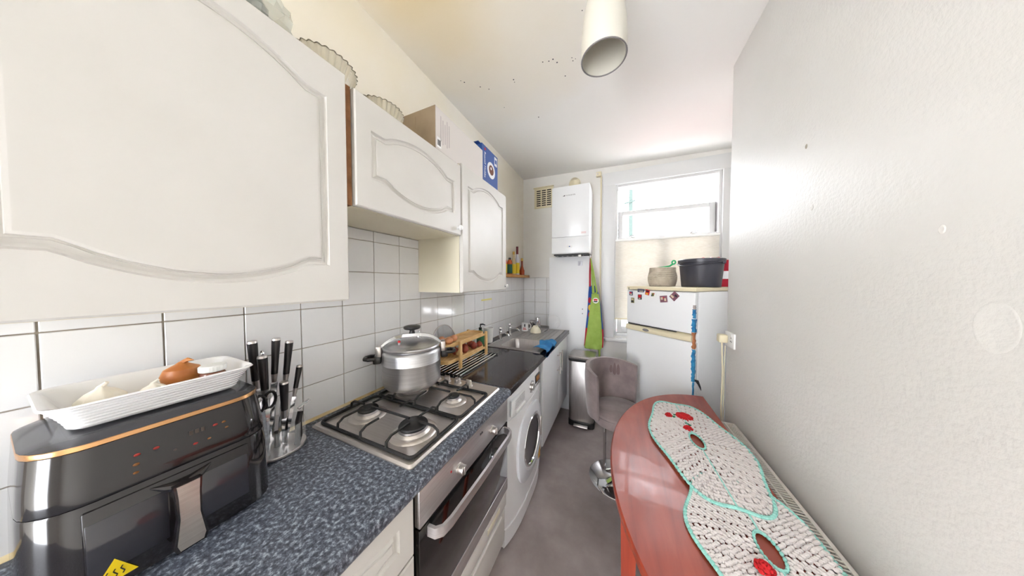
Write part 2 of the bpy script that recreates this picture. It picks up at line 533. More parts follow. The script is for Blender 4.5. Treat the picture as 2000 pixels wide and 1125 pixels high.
# ---- window: architrave, box frame, sashes
def fr(mb, x0, x1, z0, z1, w, y0, y1, r=0.004):
    mb.rbox(x0, x0 + w, y0, y1, z0, z1, r); mb.rbox(x1 - w, x1, y0, y1, z0, z1, r)
    mb.rbox(x0 + w, x1 - w, y0, y1, z0, z0 + w, r); mb.rbox(x0 + w, x1 - w, y0, y1, z1 - w, z1, r)
win = MB()
win.rbox(0.955, 1.085, D - 0.022, D + 0.01, 0.84, 2.655, 0.006)
win.rbox(2.01, 2.14, D - 0.022, D + 0.01, 0.84, 2.655, 0.006)
win.rbox(0.955, 2.14, D - 0.024, D + 0.01, 2.52, 2.66, 0.006)
window_1 = struct('window_1', win, WINP, 'white painted sash window with its top sash pulled down', True)
m = MB(); fr(m, 1.075, 2.02, 0.86, 2.53, 0.035, D, D + 0.13)
obj('window_frame', m, WINP, window_1)
def sash(x0, x1, z0, z1, y, rail, bar=False):
    m = MB(); t = 0.04
    m.rbox(x0, x0 + 0.05, y, y + t, z0, z1, 0.004); m.rbox(x1 - 0.05, x1, y, y + t, z0, z1, 0.004)
    m.rbox(x0 + 0.05, x1 - 0.05, y, y + t, z0, z0 + rail, 0.004); m.rbox(x0 + 0.05, x1 - 0.05, y, y + t, z1 - 0.045, z1, 0.004)
    if bar: m.rbox((x0 + x1) / 2 - 0.045, (x0 + x1) / 2 + 0.045, y, y + t, z0 + rail, z1 - 0.045, 0.004)
    s = obj('sash', m, WINP, window_1)
    if bar:
        xm = (x0 + x1) / 2
        obj('pane', MB().box(x0 + 0.05, xm - 0.045, y + 0.018, y + 0.022, z0 + rail, z1 - 0.045), PANE, s, False)
        obj('pane', MB().box(xm + 0.045, x1 - 0.05, y + 0.018, y + 0.022, z0 + rail, z1 - 0.045), PANE, s, False)
    else:
        obj('pane', MB().box(x0 + 0.05, x1 - 0.05, y + 0.018, y + 0.022, z0 + rail, z1 - 0.045), PANE, s, False)
    return s
sash(1.112, 1.983, 1.40, 2.245, D + 0.065, 0.05)
low = sash(1.112, 1.983, 0.897, 1.945, D + 0.022, 0.07, True)
for x in (1.25, 1.80):
    m = MB().rbox(x - 0.035, x + 0.035, D + 0.018, D + 0.05, 1.945, 1.952, 0.002)
    m.tube([(x - 0.03, D + 0.03, 1.952), (x, D + 0.025, 1.962), (x + 0.035, D + 0.012, 1.966)], 0.006, 6)
    obj('sash_catch', m, CHROME, low)
m = MB().rbox(0.93, 2.16, D - 0.06, D + 0.01, 0.80, 0.842, 0.012, 3)
obj('window_sill', m, WINP, window_1)
for x in (1.100, 1.984):
    obj('sash_channel', MB().box(x, x + 0.011, D + 0.02, D + 0.11, 1.95, 2.40), INK, window_1, False)
bl = thing('window_blind', 'beige woven blind covering the lower part of the sash window', 'blind', (1.545, D - 0.005, 1.05))
bm_ = MB()
rows = 30
vs = []; fs = []
for i in range(rows + 1):
    z = 1.055 + (1.905 - 1.055) * i / rows
    dy = 0.0035 * math.sin(i * 1.9)
    for x in (1.092, 1.995):
        for t in (0, 0.002): vs.append((x, D - 0.008 + dy + t, z))
for i in range(rows):
    a = i * 4; b = a + 4
    fs += [(a, a + 2, b + 2, b), (a + 1, b + 1, b + 3, a + 3)]
fs += [(0, 1, 3, 2)]
bm_.add(vs, fs)
obj('fabric', bm_, BLIND, bl)
obj('bottom_rail', MB().rbox(1.09, 1.997, D - 0.013, D - 0.001, 1.045, 1.062, 0.003), IVORY, bl)
obj('head_rail', MB().rbox(1.09, 1.997, D - 0.018, D - 0.001, 1.903, 1.925, 0.003), WPLASTIC, bl)

# ---- what the window shows outside
g = struct('ground_outside', MB().box(-12, 14, D + 0.4, 40, -3.2, -3.0), TARMAC, 'grey paving outside below the window')
pp = at('y', 6.5, 1233, 420)
lp = thing('lamp_post', 'grey-green street lamp post seen through the top of the window', 'lamp post', (pp.x, 6.5, -3.0))
obj('post', MB().cyl((pp.x + 0.03, 6.5, -3.0), (pp.x - 0.03, 6.5, 6.2), 0.055, 0.04, 12), GREYGREEN, lp)
obj('arm', MB().tube([(pp.x - 0.03, 6.5, 6.2), (pp.x - 0.1, 6.4, 6.5), (pp.x - 0.6, 6.3, 6.6)], 0.03, 8), GREYGREEN, lp)
q = at('y', 6.45, 1230, 395)
obj('bracket', MB().cyl((q.x - 0.12, 6.45, q.z - 0.02), (q.x + 0.12, 6.45, q.z + 0.03), 0.022, None, 8), GREYGREEN, lp)
gw = thing('garden_wall', 'red painted wall outside seen below the blind', 'wall', (0.8, 8.0, -3.0))
obj('wall', MB().box(-3.0, 4.0, 8.0, 8.25, -3.0, 0.05), BRICKR, gw, False)
obj('coping', MB().box(-3.05, 4.05, 7.95, 8.3, 0.05, 0.12), WHITE_D, gw, False)

# ================================================================== raised-panel fronts
def offs(path, d):
    n = len(path); out = []
    for i in range(n):
        p0 = Vector(path[i - 1]); p = Vector(path[i]); p1 = Vector(path[(i + 1) % n])
        a = (p - p0); b = (p1 - p)
        if a.length < 1e-9: a = b
        if b.length < 1e-9: b = a
        na = Vector((-a.y, a.x)).normalized(); nb = Vector((-b.y, b.x)).normalized()
        nn = na + nb
        if nn.length < 1e-6: nn = na
        nn.normalize()
        k = 1.0 / max(0.55, nn.dot(na))
        out.append((p.x + nn.x * d * k, p.y + nn.y * d * k))
    return out
def cathedral(w, h, a, s, half, top=True, bottom=True, az=None):
    """outline of the routed panel, counter-clockwise, door corner at the origin"""
    az = az or a
    c = w / 2; pts = []
    zb = az + (s if bottom else 0); zt = h - az - (s if top else 0)
    N = 18
    pts.append((a, zb))
    if bottom:
        pts.append((c - half - 0.012, zb))
        for i in range(N + 1):
            t = -1 + 2 * i / N
            pts.append((c + half * t, zb - s * (0.12 + 0.88 * math.cos(t * PI / 2) ** 0.8)))
        pts.append((c + half + 0.012, zb))
    pts.append((w - a, zb)); pts.append((w - a, zt))
    if top:
        pts.append((c + half + 0.012, zt))
        for i in range(N + 1):
            t = 1 - 2 * i / N
            pts.append((c + half * t, zt + s * (0.12 + 0.88 * math.cos(t * PI / 2) ** 0.8)))
        pts.append((c - half - 0.012, zt))
    pts.append((a, zt))
    return pts
PROFILE = [(0, 0), (0.002, -0.005), (0.004, -0.0075), (0.009, -0.008), (0.014, -0.0055), (0.0165, -0.0028), (0.0175, -0.0045), (0.0205, -0.0045), (0.0215, -0.001), (0.026, 0.0)]
def panel_front(w, h, th, outline, prof=PROFILE, edge=0.004):
    """door leaf in its own frame: x along, y up, z out of the face"""
    mb = MB()
    outer = [(edge, edge), (w - edge, edge), (w - edge, h - edge), (edge, h - edge)]
    lo = [Vector((x, y, 0)) for x, y in outer]; hole = [Vector((x, y, 0)) for x, y in outline]
    tri = geometry.tessellate_polygon([lo, list(reversed(hole))])
    vs = lo + list(reversed(hole))
    mb.add(vs, [tuple(t) for t in tri])
    rows = []
    for d, z in prof:
        rows.append([(x, y, z) for x, y in offs(outline, d)])
    mb.loops(rows, False, False)
    inner = [Vector(p) for p in rows[-1]]
    mb.add(inner, [tuple(t) for t in geometry.tessellate_polygon([inner])])
    e = [[(edge, edge, 0), (w - edge, edge, 0), (w - edge, h - edge, 0), (edge, h - edge, 0)],
         [(0, 0, -edge), (w, 0, -edge), (w, h, -edge), (0, h, -edge)],
         [(0, 0, -th), (w, 0, -th), (w, h, -th), (0, h, -th)]]
    mb.loops(e, False, True)
    return mb
def place(mb, M):
    mb.v = [tuple(M @ Vector(p)) for p in mb.v]
    return mb
def facing_room(x, y0, z0):
    return frame((x, y0, z0), (0, 1, 0), (0, 0, 1))    # x: along the wall, y: up, z: into the room

# ---- wall cabinets
def knob(parent, x, y, z, m, r=0.013, m2=None):
    k = MB().lathe([(0, 0), (0.007, 0), (0.006, 0.012), (r * 0.8, 0.016), (r, 0.022), (r * 0.85, 0.029), (0, 0.032)], n=16, M=frame((x, y, z), (0, 1, 0), (0, 0, 1)))
    o = obj('knob', k, m, parent)
    if m2: obj('knob_base', MB().cyl((x - 0.001, y, z), (x + 0.014, y, z), 0.0095, 0.007, 14), m2, o)
    return o
def wall_cabinet(label, y0, y1, z0, z1, dz0=None, kn=None, kmat=None, k2=None, tilt=0):
    t = thing('wall_cabinet', label, 'cabinet', (0.16, (y0 + y1) / 2, z0), 'cream wall cabinets')
    b = MB(); th = 0.016; xb = 0.0095
    b.box(xb, 0.31, y0 + 0.002, y0 + th, z0, z1); b.box(xb, 0.31, y1 - th, y1 - 0.002, z0, z1)
    b.box(xb, 0.31, y0 + th, y1 - th, z0, z0 + th); b.box(xb, 0.31, y0 + th, y1 - th, z1 - th, z1)
    b.box(xb, 0.014, y0 + th, y1 - th, z0 + th, z1 - th)
    obj('body', b, CREAM_IN, t, False)
    w = y1 - y0 - 0.006; h = z1 - z0 - 0.004
    d = panel_front(w, h, 0.02, cathedral(w, h, 0.056, 0.05, min(0.165, w * 0.29)))
    place(d, facing_room(0.332, y0 + 0.003, z0 + 0.002))
    dr = obj('door', d, CREAM, t, True, 28)
    if kn: knob(dr, 0.332, kn[0], kn[1], kmat, 0.014, k2)
    return t
wall_cabinet('large cream wall cabinet above the black air fryer', -0.062, 0.492, 1.405, 2.118)
wall_cabinet('short cream wall cabinet above the gas hob', 0.512, 1.092, 1.716, 2.098, kn=(1.055, 1.752), kmat=WPLASTIC)
wall_cabinet('cream wall cabinet beside the corner spice shelf', 1.097, 1.668, 1.402, 2.118, kn=(1.638, 1.432), kmat=WPLASTIC, k2=CHROME)
tag(obj('filler_strip', MB().box(0.0095, 0.318, 0.4935, 0.5105, 1.716, 2.098), RAWWOOD), 'raw brown wooden strip in the gap between two wall cabinets', 'filler strip')

# ================================================================== worktops
wt = thing('worktop', 'speckled slate-blue worktop around the gas hob', 'worktop', (0.3, 0.35, 0.87))
m = MB()
prof = [(0.0, 0.87), (0.605, 0.87), (0.617, 0.875), (0.622, 0.885), (0.622, 0.896), (0.617, 0.906), (0.605, 0.91), (0.0, 0.91)]
prof = [(max(x, 0.0095), z) for x, z in prof]
m.prism(prof, frame((0, 1.11, 0), (1, 0, 0), (0, 0, 1)), 1.61)
obj('slab', m, TOP1, wt)
wt2 = thing('worktop', 'polished black worktop between the hob and the sink', 'worktop', (0.3, 1.9, 0.87))
m = MB(); prof = [(0.0095, 0.87), (0.615, 0.87), (0.621, 0.876), (0.621, 0.906), (0.617, 0.911), (0.0095, 0.911)]
SX0, SX1, SY0, SY1 = 0.185, 0.555, 1.80, 2.14      # sink cut-out
m.prism(prof, frame((0, SY0, 0), (1, 0, 0), (0, 0, 1)), SY0 - 1.113)
m.prism(prof, frame((0, 2.717, 0), (1, 0, 0), (0, 0, 1)), 2.717 - SY1)
m.box(0.0095, SX0, SY0, SY1, 0.87, 0.911)
m.prism([(SX1, 0.87)] + prof[1:5] + [(SX1, 0.911)], frame((0, SY1, 0), (1, 0, 0), (0, 0, 1)), SY1 - SY0)
m.box(0.0095, 0.384, 2.717, D - 0.0095, 0.87, 0.911)
obj('slab', m, TOP2, wt2)
obj('end_cap', MB().box(0.386, 0.621, 2.717, 2.7195, 0.87, 0.911), BLACK, wt2, False)

# ================================================================== base units
def base_unit():
    t = thing('base_cabinet', 'cream base cabinet with a raised-panel drawer left of the oven', 'cabinet', (0.3, 0.2, 0))
    obj('body', MB().box(0.02, 0.578, -0.4, 0.492, 0.10, 0.868), CREAM_IN, t, False)
    obj('plinth', MB().box(0.02, 0.53, -0.4, 0.492, 0.0, 0.10), CREAM_IN, t, False)
    for y0, w in ((-0.005, 0.494),):
        h = 0.175
        d = panel_front(w, h, 0.02, cathedral(w, h, 0.05, 0.02, 0.14, True, True, 0.035))
        place(d, facing_room(0.600, y0, 0.69)); obj('drawer_front', d, CREAM, t, True, 28)
        h = 0.57
        d = panel_front(w, h, 0.02, cathedral(w, h, 0.05, 0.05, 0.14))
        place(d, facing_room(0.600, y0, 0.112)); obj('door', d, CREAM, t, True, 28)
base_unit()
def white_unit():
    t = thing('base_cabinet', 'white base cabinet with two flat doors under the sink', 'cabinet', (0.3, 2.25, 0))
    b = MB(); y0, y1 = 1.765, 2.715
    b.box(0.02, 0.578, y0, y0 + 0.018, 0.15, 0.868); b.box(0.02, 0.578, y1 - 0.018, y1, 0.15, 0.868)
    b.box(0.02, 0.578, y0 + 0.018, y1 - 0.018, 0.15, 0.168); b.box(0.02, 0.03, y0 + 0.018, y1 - 0.018, 0.168, 0.70)
    obj('body', b, WHITE_D, t, False)
    obj('plinth', MB().box(0.10, 0.50, y0, y1, 0.0, 0.15), BLACK_M, t, False)
    ym = 2.285
    for a, b_, hy in ((y0, ym - 0.0015, ym - 0.045), (ym + 0.0015, y1, ym + 0.045)):
        d = obj('door', MB().rbox(0.58, 0.599, a, b_, 0.175, 0.862, 0.002), WHITE_D, t)
        hh = MB().cyl((0.628, hy, 0.59), (0.628, hy, 0.79), 0.006, None, 10)
        for z in (0.62, 0.76): hh.cyl((0.599, hy, z), (0.628, hy, z), 0.005, None, 8)
        obj('handle', hh, STEEL, d)
white_unit()

# ---- oven
def oven():
    t = thing('oven', 'built-in steel and black glass oven under the gas hob', 'oven', (0.3, 0.805, 0.37))
    y0, y1 = 0.503, 1.103
    obj('body', MB().box(0.03, 0.585, y0 + 0.01, y1 - 0.01, 0.375, 0.862), BLACK_M, t, False)
    p = obj('control_panel', MB().rbox(0.585, 0.606, y0, y1, 0.747, 0.860, 0.003), STEEL_O, t)
    for y, z in ((0.69, 0.795), (0.935, 0.795)):
        k = MB().lathe([(0.019, 0), (0.019, 0.004), (0.0165, 0.006), (0.0165, 0.022), (0.015, 0.025), (0, 0.025)], n=20, M=frame((0.606, y, z), (0, 1, 0), (0, 0, 1)))
        k.rbox(0.628, 0.634, y - 0.0035, y + 0.0035, z - 0.015, z + 0.015, 0.002)
        obj('knob', k, STEEL, p)
    for i, hh in enumerate((0.010, 0.007, 0.010, 0.007)):
        obj('logo_mark', MB().box(0.606, 0.6064, 0.833 + i * 0.006, 0.837 + i * 0.006, 0.827, 0.827 + hh), DINK, p, False)
    obj('indicator_light', MB().cyl((0.605, 0.645, 0.815), (0.6075, 0.645, 0.815), 0.0035, None, 8), RINK, p)
    dd = obj('door', MB().rbox(0.585, 0.605, y0, y1, 0.445, 0.741, 0.003), GLASSBLK, t)
    obj('door_trim', MB().rbox(0.585, 0.6055, y0, y1, 0.385, 0.443, 0.002), STEEL_O, dd)
    hb = MB(); pts = []
    za = 0.715
    path = [(0.605, y0 + 0.035), (0.630, y0 + 0.037), (0.646, y0 + 0.052), (0.652, y0 + 0.085), (0.655, y0 + 0.3), (0.652, y1 - 0.085), (0.646, y1 - 0.052), (0.630, y1 - 0.037), (0.605, y1 - 0.035)]
    rows = []
    for i, (x, y) in enumerate(path):
        a = Vector(path[max(i - 1, 0)]); b = Vector(path[min(i + 1, len(path) - 1)])
        d = (b - a).normalized(); nn = Vector((d.y, -d.x))
        c = Vector((x, y))
        rows.append([(c.x + nn.x * 0.005, c.y + nn.y * 0.005, za - 0.016), (c.x - nn.x * 0.005, c.y - nn.y * 0.005, za - 0.016),
                     (c.x - nn.x * 0.005, c.y - nn.y * 0.005, za + 0.016), (c.x + nn.x * 0.005, c.y + nn.y * 0.005, za + 0.016)])
    hb.loops(rows)
    obj('handle', hb, STEEL_O, dd, True, 40)
    u = thing('plinth_drawer', 'cream drawer with a finger grip under the oven', 'drawer', (0.3, 0.80, 0.08))
    m = MB()
    m.rbox(0.55, 0.600, y0 + 0.003, y1 - 0.003, 0.30, 0.373, 0.004); m.rbox(0.55, 0.590, y0 + 0.003, y1 - 0.003, 0.10, 0.30, 0.004)
    m.box(0.05, 0.55, y0 + 0.02, y1 - 0.02, 0.10, 0.365)
    f = obj('front', m, CREAM, u)
    obj('moulding', MB().rbox(0.588, 0.606, y0 + 0.06, y1 - 0.06, 0.268, 0.290, 0.006), CREAM, f)
    obj('grip', MB().rbox(0.599, 0.602, y1 - 0.20, y1 - 0.08, 0.325, 0.35, 0.006), CREAM_IN, f)
    obj('plinth', MB().box(0.05, 0.53, y0, y1, 0.0, 0.10), CREAM_IN, u, False)
oven()

# ---- washing machine
def washer():
    y0, y1 = 1.128, 1.738
    t = thing('washing_machine', 'white front-loading washing machine under the black worktop', 'washing machine', (0.3, 1.433, 0))
    b = MB().rbox(0.03, 0.575, y0, y1, 0.012, 0.855, 0.012, 3)
    obj('body', b, WHITE, t)
    # bowed front: profile in plan, skinned in height
    def bow(z, pad, y_a, y_b, n=18):
        out = []
        for i in range(n + 1):
            s = -1 + 2 * i / n
            out.append((0.575 + 0.035 * (1 - abs(s) ** 3.2) + pad, (y_a + y_b) / 2 + s * (y_b - y_a) / 2, z))
        out += [(0.57, y_b, z), (0.57, y_a, z)]
        return out
    f = MB().loops([bow(0.125, -0.004, y0 + 0.003, y1 - 0.003), bow(0.13, 0, y0 + 0.001, y1 - 0.001), bow(0.70, 0, y0 + 0.001, y1 - 0.001), bow(0.703, -0.003, y0 + 0.003, y1 - 0.003)])
    obj('front_panel', f, WHITE, t)
    cp = obj('control_panel', MB().loops([bow(0.706, -0.003, y0 + 0.003, y1 - 0.003), bow(0.709, 0, y0, y1), bow(0.835, -0.006, y0, y1), bow(0.852, -0.018, y0 + 0.004, y1 - 0.004)]), WHITE, t)
    obj('kick_panel', MB().loops([bow(0.012, -0.012, y0 + 0.004, y1 - 0.004), bow(0.02, -0.002, y0, y1), bow(0.118, 0.004, y0, y1), bow(0.122, 0.0, y0, y1)]), WHITE, t)
    X = lambda y: 0.575 + 0.035 * (1 - abs((y - (y0 + y1) / 2) / ((y1 - y0) / 2)) ** 3.2)
    dw = obj('detergent_drawer', MB().rbox(X(1.24) - 0.01, X(1.24) + 0.006, y0 + 0.035, 1.355, 0.725, 0.815, 0.005, M=None), WHITE, cp)
    obj('drawer_grip', MB().rbox(X(1.28) - 0.002, X(1.28) + 0.012, 1.21, 1.345, 0.727, 0.742, 0.004), WPLASTIC, dw)
    for i in range(5):
        obj('print_line', MB().box(X(1.26) + 0.0058, X(1.26) + 0.0066, 1.19 + 0.002 * i, 1.34, 0.760 + i * 0.010, 0.7615 + i * 0.010), INK, dw, False)
    yk = 1.47
    obj('programme_dial', MB().lathe([(0.029, 0), (0.028, 0.008), (0.023, 0.012), (0.022, 0.02), (0, 0.021)], n=24, M=frame((X(yk) - 0.004, yk, 0.775), (0, 1, 0), (0, 0, 1))), STEEL, cp)
    for i in range(8):
        a = i * PI / 4
        obj('dial_mark', MB().box(X(yk) + 0.0, X(yk) + 0.002, yk + 0.036 * math.cos(a) - 0.003, yk + 0.036 * math.cos(a) + 0.003, 0.775 + 0.036 * math.sin(a) - 0.003, 0.775 + 0.036 * math.sin(a) + 0.003), DINK, cp, False)
    ds = obj('display', MB().rbox(X(1.6) - 0.006, X(1.6) + 0.003, 1.555, 1.655, 0.755, 0.81, 0.003), DINK, cp)
    obj('screen', MB().box(X(1.6) + 0.003, X(1.6) + 0.004, 1.572, 1.638, 0.765, 0.803), AMBER, ds, False)
    for i in range(4):
        obj('button', MB().cyl((X(1.6) - 0.003, 1.56 + i * 0.025, 0.738), (X(1.6) + 0.004, 1.56 + i * 0.025, 0.738), 0.006, None, 10), STEEL, cp)
    # porthole
    yc, zc = 1.445, 0.445
    M = frame((0.616, yc, zc), (0, 1, 0), (0, 0, 1))
    sur = []
    for i in range(40):
        a = 2 * PI * i / 40
        ca, sa = math.cos(a), math.sin(a)
        rr = 0.215 / max(abs(ca) ** 2.6 + abs(sa) ** 2.6, 1e-6) ** (1 / 2.6)
        sur.append((rr * ca, rr * sa * 1.06))
    ring = []
    for k, z in ((1.0, -0.040), (0.985, 0.000), (0.93, 0.008)):
        ring.append([M @ Vector((x * k, y * k, z)) for x, y in sur])
    circ = lambda r, z: [M @ Vector((r * math.cos(2 * PI * i / 40), r * math.sin(2 * PI * i / 40), z)) for i in range(40)]
    ring += [circ(0.168, 0.016), circ(0.152, 0.006)]
    dr = obj('door', MB().loops(ring, False, False), STEEL_B if False else mat('silver_white_plastic', rgb(214, 216, 220), 0.3), t)
    obj('chrome_ring', MB().loops([circ(0.153, 0.008), circ(0.150, 0.014), circ(0.142, 0.012), circ(0.138, 0.002)], False, False), CHROME, dr)
    obj('door_glass', MB().loops([circ(0.140, 0.004), circ(0.12, 0.000), circ(0.08, -0.003), circ(0.03, -0.004)], False, True), mat('dark_porthole_glass', rgb(30, 36, 46), 0.05, coat=0.6), dr)
    obj('door_handle', MB().rbox(0.622, 0.638, yc + 0.150, yc + 0.172, zc - 0.07, zc + 0.07, 0.006), STEEL, dr)
    text('brand_print', 'Hotpoint', 0.02, DINK, dr, frame((0.6265, yc - 0.005, zc + 0.187), (0, 1, 0), (0, 0, 1)), 0.0003)
    st = obj('energy_sticker', MB().box(X(1.66) - 0.001, X(1.66) + 0.001, 1.615, 1.70, 0.155, 0.27), ORANGE, t, False)
    for i in range(5):
        obj('print_line', MB().box(X(1.66) + 0.001, X(1.66) + 0.0016, 1.625, 1.665 + 0.005 * i, 0.17 + i * 0.018, 0.178 + i * 0.018), YELLOW, st, False)
washer()

ms = MB(); random.seed(21)
for px, py in ((900, 165), (907, 168), (938, 176), (955, 180), (985, 215), (1080, 118), (1088, 124), (1060, 124), (1072, 122), (1117, 114), (1124, 116), (1119, 120), (1104, 150), (1137, 21), (1003, 160), (1005, 165), (860, 240), (875, 250), (1052, 232), (930, 300)):
    p = at('z', 2.735, px, py); r = random.uniform(0.0025, 0.005)
    ms.lathe([(r, 0), (0, -0.0006)], (p.x, p.y, cz(p.x, p.y) - 0.0004), 8)
mo = obj('mould_spots', ms, DINK, ceiling, False); mo['kind'] = 'stuff'
# ================================================================== gas hob
def hob():
    x0, x1, y0, y1 = 0.060, 0.572, 0.503, 1.087
    z = 0.9105
    t = thing('gas_hob', 'stainless steel gas hob with black pan supports', 'hob', (0.316, 0.795, z))
    m = MB()
    def rr(x0, x1, y0, y1, r, zz, n=5):
        out = []
        for cx, cy, a0 in ((x1 - r, y1 - r, 0), (x0 + r, y1 - r, 90), (x0 + r, y0 + r, 180), (x1 - r, y0 + r, 270)):
            for i in range(n + 1):
                a = math.radians(a0 + 90 * i / n)
                out.append((cx + r * math.cos(a), cy + r * math.sin(a), zz))
        return out
    m.loops([rr(x0, x1, y0, y1, 0.012, z), rr(x0, x1, y0, y1, 0.012, z + 0.004), rr(x0 + 0.006, x1 - 0.006, y0 + 0.006, y1 - 0.006, 0.012, z + 0.010),
             rr(x0 + 0.020, x1 - 0.020, y0 + 0.022, y1 - 0.090, 0.014, z + 0.010), rr(x0 + 0.026, x1 - 0.026, y0 + 0.028, y1 - 0.096, 0.014, z + 0.006)], True, True)
    obj('base_plate', m, STEEL_H, t)
    zt = z + 0.006
    for x, y, r in ((0.185, 0.645, 0.036), (0.440, 0.640, 0.049), (0.185, 0.878, 0.042), (0.437, 0.880, 0.024)):
        b = obj('burner', MB().lathe([(r + 0.034, 0), (r + 0.030, 0.004), (r + 0.020, 0.006), (r + 0.012, 0.006), (r + 0.006, 0.012), (r + 0.003, 0.014)], (x, y, zt), 32), STEEL_H, t)
        obj('burner_ring', MB().lathe([(r + 0.002, 0.006), (r + 0.002, 0.022), (r - 0.004, 0.023), (0, 0.023)], (x, y, zt), 28), ALU, b)
        obj('burner_cap', MB().lathe([(r, 0.0232), (r + 0.002, 0.026), (r - 0.001, 0.031), (r * 0.55, 0.032), (r * 0.5, 0.0335), (0, 0.0335)], (x, y, zt), 28), BLACK_M, b)
    for ga, gb in ((0.527, 0.762), (0.768, 0.992)):
        g = MB(); xa, xb = 0.078, 0.552; zf = zt + 0.008; zs = zt + 0.040; R = 0.0046
        fr_ = rr(xa, xb, ga, gb, 0.018, zf, 4)
        g.tube(fr_, 0.0055, 8, True)
        ym = (ga + gb) / 2
        def finger(p, q):
            p = Vector((p[0], p[1], 0)); q = Vector((q[0], q[1], 0)); d = q - p
            k = min(0.022 / d.length, 0.4)
            g.tube([p + Vector((0, 0, zf)), p + d * 0.02 + Vector((0, 0, zs - 0.012)), p + d * k + Vector((0, 0, zs)), q + Vector((0, 0, zs))], R, 6)
        for xc in (0.185, 0.439):
            finger((xc, ga), (xc, ym - 0.022)); finger((xc, gb), (xc, ym + 0.022))
        finger((xa, ym), (0.185 - 0.024, ym)); finger((xb, ym), (0.439 + 0.026, ym))
        g.tube([(0.185 + 0.024, ym, zs), (0.439 - 0.024, ym, zs)], R, 6)
        finger((0.312, ga), (0.312, ga + 0.07)); finger((0.312, gb), (0.312, gb - 0.07))
        for px_, py_ in ((xa + 0.03, ga), (xb - 0.03, ga), (xa + 0.03, gb), (xb - 0.03, gb)):
            g.cyl((px_, py_, zt), (px_, py_, zf), 0.005, None, 8)
        obj('pan_support', g, BLACK_M, t)
    for x in (0.205, 0.272, 0.342, 0.412):
        k = obj('knob', MB().lathe([(0.021, 0), (0.021, 0.004), (0.017, 0.007), (0.016, 0.024), (0.012, 0.027), (0, 0.027)], (x, 1.036, z + 0.010), 20), STEEL, t)
        obj('knob_grip', MB().rbox(x - 0.016, x + 0.016, 1.031, 1.041, z + 0.022, z + 0.042, 0.004), STEEL, k)
hob()

# ================================================================== pressure cooker
def cooker():
    cx, cy, z = 0.190, 0.874, 0.9618
    t = thing('pressure_cooker', 'aluminium pressure cooker with black handles on the gas hob', 'pressure cooker', (cx, cy, z))
    R = 0.134
    obj('body', MB().lathe([(0, 0.001), (0.105, 0.0), (0.122, 0.004), (R - 0.002, 0.02), (R, 0.035), (R, 0.115), (R + 0.0012, 0.117), (R, 0.119), (R, 0.160), (R - 0.004, 0.170), (R - 0.014, 0.178), (R - 0.014, 0.19)], (cx, cy, z), 48), ALU, t)
    ld = obj('lid', MB().lathe([(R - 0.016, 0.181), (R - 0.004, 0.182), (R - 0.002, 0.189), (R - 0.006, 0.194), (R - 0.022, 0.196), (R - 0.026, 0.199), (R - 0.045, 0.208), (0.05, 0.215), (0, 0.217)], (cx, cy, z), 48), ALU, t)
    ang = math.radians(225)       # bar runs across the lid, handle to handle
    dv = Vector((math.cos(ang), math.sin(ang), 0)); c = Vector((cx, cy, z)); sd = Vector((-dv.y, dv.x, 0))
    rows = []
    for i in range(15):
        s = -1 + 2 * i / 14
        p = c + dv * (s * (R + 0.004)) + Vector((0, 0, 0.190 + 0.050 * (1 - abs(s) ** 3)))
        w = 0.014 + 0.010 * (1 - abs(s))
        rows.append([p + sd * w + Vector((0, 0, -0.004)), p - sd * w + Vector((0, 0, -0.004)), p - sd * w * 0.7 + Vector((0, 0, 0.009)), p + sd * w * 0.7 + Vector((0, 0, 0.009))])
    br = obj('clamp_bar', MB().loops(rows), CHROME, t, True, 50)
    obj('clamp_hook', MB().rbox(-0.012, 0.012, -0.026, 0.026, -0.030, 0.022, 0.006, 2, M=Matrix.Translation(c + dv * (R + 0.012) + Vector((0, 0, 0.178))) @ Matrix.Rotation(ang, 4, 'Z')), STEEL, br)
    obj('clamp_hook', MB().rbox(-0.012, 0.012, -0.026, 0.026, -0.030, 0.022, 0.006, 2, M=Matrix.Translation(c - dv * (R + 0.012) + Vector((0, 0, 0.178))) @ Matrix.Rotation(ang, 4, 'Z')), STEEL, br)
    kb = MB().lathe([(0.017, 0.236), (0.014, 0.248), (0.011, 0.262), (0.018, 0.266), (0.036, 0.270), (0.040, 0.276), (0.038, 0.283), (0.026, 0.287), (0, 0.288)], (cx, cy, z), 28)
    obj('screw_knob', kb, BLACK, t)
    for s in (1, -1):
        p = c + dv * (s * (R + 0.001))
        h = MB()
        h.rbox(0.0, 0.034, -0.028, 0.028, 0.118, 0.152, 0.006, 2, M=Matrix.Translation((p.x, p.y, z)) @ Matrix.Rotation(ang + (0 if s > 0 else PI), 4, 'Z'))
        e = dv * s
        loop = [p + e * 0.028 + sd * 0.026, p + e * 0.052 + sd * 0.030, p + e * 0.068 + sd * 0.016, p + e * 0.070, p + e * 0.068 - sd * 0.016, p + e * 0.052 - sd * 0.030, p + e * 0.028 - sd * 0.026]
        h.tube([q + Vector((0, 0, 0.144)) for q in loop], 0.0085, 8)
        obj('side_handle', h, BLACK, t)
    v = c + Vector((0.05, 0.05, 0)) 
    v = c + sd * -0.07 + dv * -0.03
    obj('pressure_valve', MB().lathe([(0.012, 0.205), (0.009, 0.222), (0.012, 0.226), (0.006, 0.232), (0.005, 0.243), (0, 0.245)], (v.x, v.y, z), 16), CHROME, ld)
    v = c + sd * 0.055 + dv * 0.055
    o = obj('safety_valve', MB().cyl((v.x, v.y, z + 0.203), (v.x, v.y, z + 0.219), 0.006, None, 10), ALU, ld)
    obj('valve_tip', MB().ball((v.x, v.y, z + 0.223), 0.0065, 10, 6), RINK, o)
cooker()

